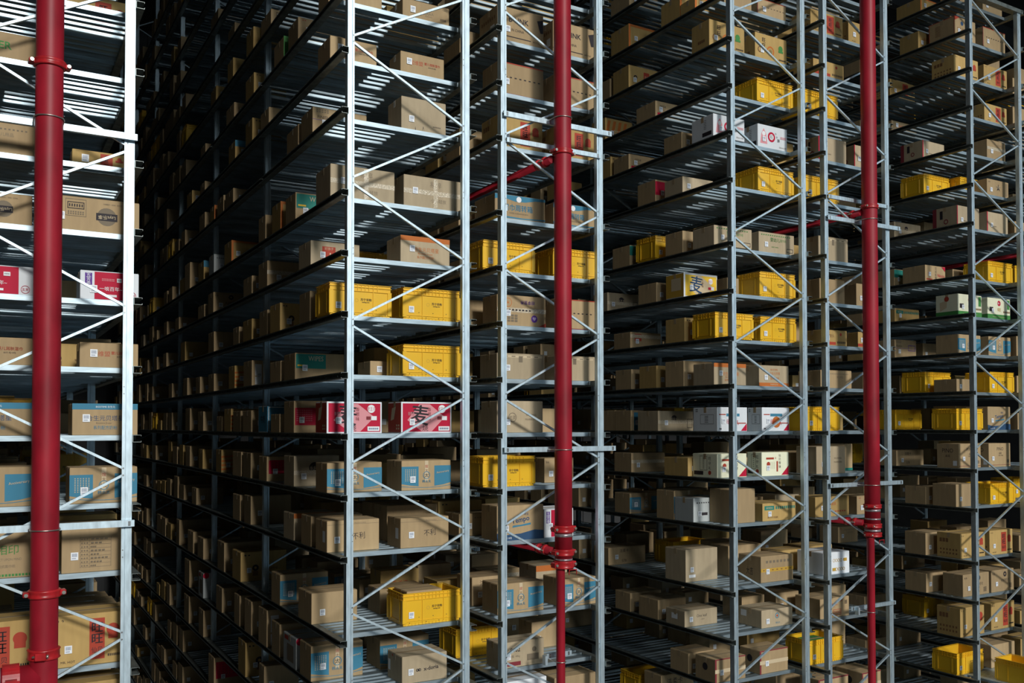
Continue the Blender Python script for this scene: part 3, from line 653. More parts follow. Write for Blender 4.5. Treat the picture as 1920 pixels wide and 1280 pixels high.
 'whitejar': ('whitebd', 'white box with blue-lidded jar print', [('r', 0.30, 0.62, 0.74, 0.74, 'blue'), ('c', 0.52, 0.38, 0.24, 'org'), ('t', '旺仔', 0.40, 0.40, 0.2, 'crim', 0.18), ('t', '乳', 0.66, 0.36, 0.2, 'crim', 0.1), ('r', 0.06, 0.68, 0.28, 0.72, 'red'), ('p', [(0.78, 0.02), (0.98, 0.02), (0.98, 0.34)], 'crim'), ('g', 0.06, 0.05, 0.14, 0.16, 2, 1, 'k', 0.6), ('r', 0.66, 0.32, 0.95, 0.36, 'red')],
       [('f', 0.3, 0.3, 0.85, 0.7, 'k', 0.012), ('g', 0.32, 0.34, 0.8, 0.66, 1, 5, 'k', 0.3), ('g', 0.1, 0.8, 0.2, 0.95, 2, 2, 'k', 0.6)]),
 'creamred': ('creambd', 'cream box with crimson corners', [('p', [(0.72, 0.03), (0.99, 0.03), (0.99, 0.42)], 'crim'), ('t', '仙', 0.66, 0.86, 0.12, 'k', 0.1), ('t', '贝', 0.66, 0.70, 0.12, 'k', 0.1), ('t', '雪', 0.66, 0.54, 0.12, 'k', 0.1), ('t', '饼', 0.66, 0.38, 0.12, 'k', 0.1), ('r', 0.16, 0.70, 0.44, 0.78, 'red'), ('r', 0.54, 0.18, 0.59, 0.62, 'red'), ('c', 0.24, 0.5, 0.10, 'red'), ('t', '☆', 0.5, 0.76, 0.1, 'red', 0.1), ('g', 0.3, 0.3, 0.48, 0.6, 3, 8, 'gry', 0.3)],
       [('t', '旺', 0.7, 0.8, 0.14, 'k', 0.2), ('t', '仔', 0.7, 0.6, 0.14, 'k', 0.2), ('t', '礼', 0.7, 0.4, 0.14, 'k', 0.2), ('c', 0.7, 0.2, 0.09, 'red'), ('f', 0.3, 0.3, 0.6, 0.9, 'k', 0.012), ('g', 0.33, 0.35, 0.57, 0.85, 1, 6, 'k', 0.25), ('r', 0.06, 0.1, 0.44, 0.26, 'k')]),
 'greensquares': ('tan', 'orange-brown carton with green squares', [('g', 0.04, 0.6, 0.36, 0.86, 1, 1, 'teal', 0.9), ('t', 'SIEMENS', 0.2, 0.73, 0.1, 'tan' if False else 'pale', 0.24), ('g', 0.38, 0.6, 0.98, 0.86, 10, 1, 'teal', 0.62), ('t', '西门子开关插座', 0.3, 0.2, 0.11, 'brn', 0.4)]),
 'symboltape': ('kraft', 'carton with symbols and yellow tape', [('g', 0.13, 0.70, 0.90, 0.86, 7, 1, 'gry', 0.62), ('r', 0, 0.40, 1, 0.53, 'yel' if False else 'gold'), ('g', 0.02, 0.42, 0.98, 0.51, 7, 1, 'brn', 0.4)], [('t', '大吉', 0.5, 0.4, 0.3, 'k', 0.3)]),
 'leafword': ('grey', 'low carton with thin black word', [('t', 'One leaf', 0.52, 0.62, 0.17, 'k', 0.4), ('t', '一叶子', 0.54, 0.38, 0.1, 'k', 0.22)], [('r', 0.3, 0.4, 0.62, 0.75, 'w')]),
 'bluecrest': ('grey', 'low carton with a small blue crest', [('o', 0.5, 0.62, 0.16, 'blue', 0.7), ('t', '♣', 0.5, 0.62, 0.14, 'red', 0.1), ('t', '韩太太', 0.52, 0.22, 0.11, 'blue', 0.26)], [('r', 0.1, 0.5, 0.35, 0.85, 'w')]),
 'redcorner': ('kraft', 'carton with dark red taped corners', [('r', 0, 0, 0.05, 1, 'mar'), ('r', 0, 0.95, 1, 1, 'mar'), ('r', 0, 0.4, 1, 0.56, 'pale')], [('c', 0.5, 0.6, 0.16, 'k')]),
 'redbase': ('tan', 'small carton with an orange-red base', [('r', 0.0, 0.05, 0.55, 0.24, 'red'), ('t', '小馒头', 0.34, 0.62, 0.22, 'brn', 0.34), ('c', 0.75, 0.74, 0.10, 'red'), ('g', 0.6, 0.1, 0.95, 0.34, 9, 1, 'k', 0.55)]),
 'rededge': ('grey', 'carton with a dark red left edge', [('r', 0.0, 0, 0.035, 1, 'crim'), ('t', 'MINORN', 0.36, 0.30, 0.05, 'k', 0.2)], [('r', 0.0, 0.0, 0.16, 1, 'mar'), ('o', 0.55, 0.3, 0.12, 'mar', 0.6), ('r', 0.3, 0.45, 0.42, 0.85, 'k')]),
 'redcross': ('kraft', 'carton with a blue round badge, red edges', [('c', 0.35, 0.74, 0.10, 'navy'), ('g', 0.1, 0.3, 0.8, 0.55, 6, 2, 'brn', 0.4), ('p', [(0, 1), (0.25, 1), (0, 0.8)], 'red')], [('f', 0, 0, 1, 1, 'red', 0.03), ('g', 0.1, 0.3, 0.6, 0.8, 1, 8, 'brn', 0.4)]),
 'starmark': ('kraft', 'carton with a black star badge', [('t', '★', 0.52, 0.56, 0.45, 'k', 0.3), ('t', '巨星', 0.53, 0.58, 0.15, 'pale', 0.16), ('g', 0.82, 0.1, 0.98, 0.9, 1, 12, 'gry', 0.5), ('t', '↑↑', 0.1, 0.82, 0.1, 'k', 0.1)]),
 'brushred': ('kraft', 'carton with black title, red word', [('t', '日', 0.52, 0.84, 0.16, 'k', 0.12), ('t', '式', 0.52, 0.64, 0.18, 'k', 0.14), ('t', '拉', 0.52, 0.44, 0.18, 'k', 0.14), ('t', '面', 0.52, 0.22, 0.18, 'k', 0.14), ('t', 'Nissin', 0.78, 0.42, 0.2, 'crim', 0.36), ('c', 0.2, 0.5, 0.12, 'red'), ('r', 0.06, 0.1, 0.34, 0.18, 'red'), ('p', [(0.8, 0.98), (0.98, 0.98), (0.98, 0.7)], 'crim')]),
 'greenband': ('creambd', 'pale carton with a green base and red disc', [('r', 0, 0, 1, 0.22, 'grn'), ('c', 0.5, 0.76, 0.13, 'crim'), ('t', '统一', 0.5, 0.76, 0.1, 'w', 0.12), ('r', 0.86, 0.5, 0.97, 0.95, 'grn'), ('g', 0.68, 0.3, 0.98, 0.42, 6, 1, 'brn', 0.7), ('r', 0.08, 0.36, 0.24, 0.56, 'k'), ('t', '绿豆', 0.5, 0.46, 0.16, 'gold', 0.14), ('g', 0.2, 0.09, 0.8, 0.12, 12, 1, 'pale', 0.6)], [('r', 0, 0, 1, 0.22, 'grn'), ('p', [(0.2, 0.25), (0.5, 0.4), (0.52, 0.75), (0.18, 0.65)], 'pale'), ('c', 0.5, 0.8, 0.12, 'red')]),
 'pinoword': ('kraft', 'tall carton with thin black capitals', [('t', 'PINO', 0.52, 0.76, 0.14, 'k', 0.4), ('t', '品诺', 0.52, 0.58, 0.09, 'k', 0.2), ('t', '西多士牛角包', 0.55, 0.48, 0.05, 'k', 0.4), ('r', 0, 0.075, 1, 0.09, 'mar'), ('r', 0.83, 0.17, 0.93, 0.30, 'gry')], [('t', 'PINO', 0.5, 0.72, 0.17, 'k', 0.5), ('t', '品诺', 0.5, 0.5, 0.1, 'k', 0.2), ('r', 0.74, 0.1, 0.92, 0.3, 'w')]),
 'smallprint': ('kraft', 'carton with small brown printing', [('t', '婴儿用品', 0.62, 0.62, 0.12, 'gry', 0.36), ('g', 0.3, 0.75, 0.9, 0.85, 12, 1, 'gry', 0.5), ('g', 0.08, 0.84, 0.18, 0.93, 2, 1, 'red', 0.5)]),
 'frameprint': ('kraft', 'carton with boxed black print', [('f', 0.2, 0.45, 0.8, 0.85, 'k', 0.03), ('t', 'DONGSHU', 0.5, 0.64, 0.15, 'k', 0.5)]),
 'greenbase': ('kraft', 'tall carton with green base', [('r', 0, 0.0, 1, 0.1, 'teal'), ('t', '禅', 0.5, 0.4, 0.2, 'k', 0.6)]),
 'whitegold': ('whitebd', 'white box with gold rings', [('g', 0.50, 0.70, 0.86, 0.70, 1, 1, 'gold', 0.1)] + [('o', 0.40+0.09*i, 0.62, 0.075, 'gold', 0.75) for i in range(4)] + [('o', 0.50+0.09*i, 0.22, 0.075, 'gold', 0.75) for i in range(4)] + [('r', 0.76, 0.56, 0.89, 0.70, 'gold'), ('r', 0.34, 0.15, 0.46, 0.29, 'gold')]),
 'redstamp': ('kraft', 'carton with red stamped lettering', [('t', '阿一', 0.5, 0.62, 0.22, 'red', 0.24), ('f', 0.44, 0.1, 0.72, 0.4, 'red', 0.025), ('t', 'ZHENG', 0.58, 0.25, 0.14, 'red', 0.24), ('t', 'FARMING', 0.66, 0.82, 0.08, 'red', 0.3), ('g', 0.84, 0.62, 0.93, 0.82, 3, 3, 'k', 0.7)]),
 'ovalmark': ('kraft', 'long carton with dark oval badge', [('c', 0.66, 0.48, 0.27, 'gry'), ('r', 0.55, 0.36, 0.77, 0.58, 'k'), ('t', 'Lays乐事', 0.66, 0.47, 0.14, 'pale', 0.2, 180, 1), ('f', 0.24, 0.42, 0.45, 0.93, 'gry', 0.014), ('f', 0.26, 0.64, 0.43, 0.84, 'k', 0.02), ('g', 0.27, 0.66, 0.42, 0.82, 6, 1, 'k', 0.5), ('g', 0.26, 0.46, 0.43, 0.58, 7, 2, 'gry', 0.6), ('t', '乐事薯片（原味）促销装', 0.72, 0.86, 0.045, 'gry', 0.3)]),
 'greenscrawl': ('kraft', 'carton with green blurred lettering', [('t', 'GARNIER', 0.40, 0.5, 0.3, 'grn', 0.6, 0, 1)]),
 'bluetop': ('kraft', 'carton with blue top band', [('r', 0, 0.81, 1, 1, 'blue'), ('t', 'BIOSTIME 合生元', 0.5, 0.9, 0.07, 'w', 0.3), ('t', '合生元贝塔星', 0.50, 0.54, 0.17, 'navy', 0.56), ('t', 'Biostime β-star', 0.48, 0.38, 0.07, 'gry', 0.34), ('t', '系列配方奶粉', 0.5, 0.24, 0.12, 'blue', 0.36)]),
 'greenword': ('kraft', 'carton with green characters', [('t', '心相印', 0.62, 0.58, 0.2, 'grn', 0.44), ('t', 'MIND ACT UPON MIND', 0.66, 0.38, 0.05, 'gry', 0.4), ('g', 0.02, 0.02, 0.98, 0.09, 24, 1, 'grn', 0.7), ('t', '抽取式面巾纸', 0.66, 0.24, 0.06, 'gry', 0.3)]),
 'tableprint': ('kraft', 'large carton with printed table', [('f', 0.30, 0.10, 0.82, 0.74, 'gry', 0.008)] + [('r', 0.30, 0.10+0.08*i, 0.82, 0.106+0.08*i, 'gry') for i in range(1, 8)] + [('r', 0.455, 0.10, 0.46, 0.74, 'gry')] + [('g', 0.31, 0.12+0.08*i, 0.44, 0.16+0.08*i, 3, 1, 'gry', 0.6) for i in range(8)] + [('g', 0.47, 0.12+0.08*i, 0.47+0.05*(2+i*7 % 5), 0.16+0.08*i, 3+i % 3, 1, 'gry', 0.7) for i in range(8)]),
}
BAR = MB(); BAR.box(0, -0.0008, 0, 0.058, 0, 0.066); BARM = BAR.mesh('barcode_label', 'barcode')

# ---------------------------------------------------------------- words that single a carton out
TOPL = {'A2': 5, 'B1': 7, 'B2': 7, 'C1': 9, 'C2': 9, 'D1': 11, 'D2': 9}
ORD = ['zeroth', 'first', 'second', 'third', 'fourth', 'fifth', 'sixth', 'seventh', 'eighth', 'ninth', 'tenth', 'eleventh', 'twelfth', 'thirteenth', 'fourteenth', 'fifteenth', 'sixteenth', 'seventeenth', 'eighteenth', 'nineteenth', 'twentieth'] + ['twenty-' + w for w in 'first second third fourth fifth sixth seventh eighth ninth'.split()] + ['thirtieth', 'thirty-first', 'thirty-second', 'thirty-third']
NUMW = ['no', 'one', 'two', 'three', 'four', 'five', 'six', 'seven']
def shelf_words(row, lev):
    n = TOPL[row] - lev + 1
    if n >= 1: return ORD[n] + ' shelf down'
    return '%s above top shelf' % NUMW[1 - n]
def place_words(row, slot, x):
    x0, x1 = ROWS[row][:2]
    side = 'aisle side' if ((x < (x0+x1)/2 - 0.15) == (row in ('B1', 'C1', 'D1'))) else 'inner side'
    if slot <= 1: return side + ' end'
    return ORD[slot] + ' in, ' + side
_used = {}
def unique(base):
    _used[base] = _used.get(base, 0) + 1
    return base if _used[base] == 1 else None

# ---------------------------------------------------------------- cartons and crates
def tape_strip(root, w, h, kind, at, d):
    b = MB()
    if kind == 'h': b.box(0.0, -0.0012, at*h - 0.024, w, -0.0004, at*h + 0.024)
    else: b.box(at*w - 0.024, -0.0016, 0.01, at*w + 0.024, -0.0008, h - 0.01)
    ob('tape_strip', b.mesh('tape_strip', 'cleartape'), root)

def carton(x, y, z, w, d, h, des, rz, rich=True):
    spec = D[des]; mat = spec[0]
    b = MB(); ft = 0.004
    b.cbox(0, 0, 0, w, d, h - ft, 0.004)
    root = ob('cardboard_carton', b.mesh('cardboard_carton', mat), None, (x, y, z), (0, 0, rz))
    # two closing flaps meeting along a seam
    for s in (0, 1):
        fb = MB(); e = 0.003
        if s: fb.box(e, d/2 + 0.0015, h - ft, w - e, d - e, h)
        else: fb.box(e, e, h - ft, w - e, d/2 - 0.0015, h)
        ob('flap', fb.mesh('flap', mat), root)
    tb = MB()
    tb.box(0.0, d/2 - 0.024, h, w, d/2 + 0.024, h + 0.0008)
    tb.box(-0.0010, d/2 - 0.024, h - 0.07, -0.0002, d/2 + 0.024, h + 0.0006)
    ob('tape_strip', tb.mesh('tape_strip', 'tape'), root)
    els = [e for e in spec[2] if e[0] != 'T']
    decorate(root, w, h, els)
    for e in spec[2]:
        if e[0] == 'T': tape_strip(root, w, h, e[1], e[2], d)
    if len(spec) > 3: decorate(root, d, h, spec[3], True, d)
    o = ob('barcode_label', BARM, root, (w*0.13 + random.uniform(0, 0.03), -0.007, h*0.26 + random.uniform(-0.01, 0.02)))
    if des in ('orangetop', 'bluetop', 'taped', 'baby') : o.location.z = h*0.42
    return root

# yellow crate, built once
CW, CD, CH = 0.67, 0.43, 0.33
def crate_meshes():
    t = 0.012; r = {}
    b = MB()
    b.box(t, t, 0.02, CW - t, CD - t, 0.03)
    b.box(0.010, 0.010, 0.02, CW - 0.010, 0.010 + t, CH - 0.01); b.box(0.010, CD - 0.010 - t, 0.02, CW - 0.010, CD - 0.010, CH - 0.01)
    b.box(0.010, 0.010 + t, 0.02, 0.010 + t, CD - 0.010 - t, CH - 0.01); b.box(CW - 0.010 - t, 0.010 + t, 0.02, CW - 0.010, CD - 0.010 - t, CH - 0.01)
    r['crate'] = b.mesh('plastic_crate', 'crate')
    # rim: two bands with rib cells
    b = MB()
    for zz in (CH - 0.006, CH - 0.034, CH - 0.074):
        b.box(0, 0, zz, CW, 0.012, zz + 0.006); b.box(0, CD - 0.012, zz, CW, CD, zz + 0.006)
        b.box(0, 0, zz, 0.012, CD, zz + 0.006); b.box(CW - 0.012, 0, zz, CW, CD, zz + 0.006)
    r['rim'] = b.mesh('rim', 'crate')
    b = MB()
    for u in (0.20, 0.265, 0.33, 0.39, 0.45, 0.51, 0.57, 0.63, 0.70, 0.77):
        for y0, y1 in ((0.001, 0.012), (CD - 0.012, CD - 0.001)): b.box(u*CW - 0.0025, y0, CH - 0.072, u*CW + 0.0025, y1, CH - 0.004)
    for u in (0.25, 0.4, 0.5, 0.6, 0.75):
        for x0, x1 in ((0.001, 0.012), (CW - 0.012, CW - 0.001)): b.box(x0, u*CD - 0.0025, CH - 0.072, x1, u*CD + 0.0025, CH - 0.004)
    r['rim_rib'] = b.mesh('rim_rib', 'crate')
    # corner columns, wall ribs, base skirt
    for q, (sx, sy) in enumerate(((0, 0), (1, 0), (0, 1), (1, 1))):
        b = MB(); xa, xb = (0.0, 0.045) if not sx else (CW - 0.045, CW); ya, yb = (0.002, 0.014) if not sy else (CD - 0.014, CD - 0.002)
        xc_, xd = (0.002, 0.014) if not sx else (CW - 0.014, CW - 0.002); yc, yd = (0.0, 0.045) if not sy else (CD - 0.045, CD)
        b.cbox(xa, ya, 0.022, xb, yb, CH - 0.07, 0.002); b.cbox(xc_, yc, 0.022, xd, yd, CH - 0.07, 0.002)
        r['corner_column%d' % q] = b.mesh('corner_column', 'crate')
    b = MB()
    for u in (0.335, 0.70):
        b.box(u*CW - 0.0035, 0.002, 0.022, u*CW + 0.0035, 0.012, CH - 0.07); b.box(u*CW - 0.0035, CD - 0.012, 0.022, u*CW + 0.0035, CD - 0.002, CH - 0.07)
    for u in (0.22, 0.78):
        b.cbox(0.001, u*CD - 0.012, 0.03, 0.012, u*CD + 0.012, CH - 0.08, 0.002)
    b.box(0.0, 0.003, 0.040, CW, 0.012, 0.045); b.box(0.003, 0, 0.040, 0.012, CD, 0.045)
    r['wall_rib'] = b.mesh('wall_rib', 'crate')
    b = MB()
    b.box(0.02, 0.014, 0.0, CW - 0.02, 0.020, 0.020); b.box(0.02, CD - 0.020, 0.0, CW - 0.02, CD - 0.014, 0.020)
    b.box(0.014, 0.02, 0.0, 0.020, CD - 0.02, 0.020); b.box(CW - 0.020, 0.02, 0.0, CW - 0.014, CD - 0.02, 0.020)
    for i in range(16): b.box(0.03 + i*0.039, 0.008, 0.002, 0.035 + i*0.039, 0.016, 0.020)
    r['base_skirt'] = b.mesh('base_skirt', 'crate')
    b = MB()
    for u, v in ((0.06, 0.36), (0.28, 0.23), (0.28, 0.13), (0.52, 0.23), (0.52, 0.13), (0.75, 0.23), (0.75, 0.13), (0.12, 0.075), (0.40, 0.075), (0.62, 0.075), (0.90, 0.08)):
        b.tube((u*CW, 0.0095 if v > 0.1 else 0.009, v*CH), (u*CW, 0.0105, v*CH), 0.005, 6)
    r['drain_hole'] = b.mesh('drain_hole', 'hole')
    return r
CR = crate_meshes()
def crate(x, y, z, des, rz):
    root = ob('plastic_crate', CR['crate'], None, (x, y, z), (0, 0, rz))
    for k in ('rim', 'rim_rib', 'corner_column0', 'corner_column1', 'corner_column2', 'corner_column3', 'wall_rib', 'base_skirt', 'drain_hole'):
        c_ = ob(k.rstrip('0123'), CR[k], root)
        if k in ('rim_rib', 'wall_rib', 'drain_hole', 'rim', 'base_skirt'): c_['kind'] = 'stuff'
    ob('barcode_label', BARM, root, (CW*0.105, 0.0015, CH*0.22))
    o = ob('printed_logo', None, root, (0, 0.0098, 0))
    decorate(o, CW, CH, [('o', 0.435, 0.50, 0.055, 'gold', 0.82), ('t', '苏宁易购', 0.585, 0.53, 0.085, 'k', 0.19, 0, 1), ('t', 'suning.com', 0.58, 0.45, 0.05, 'k', 0.17, 0, 1)])
    return root

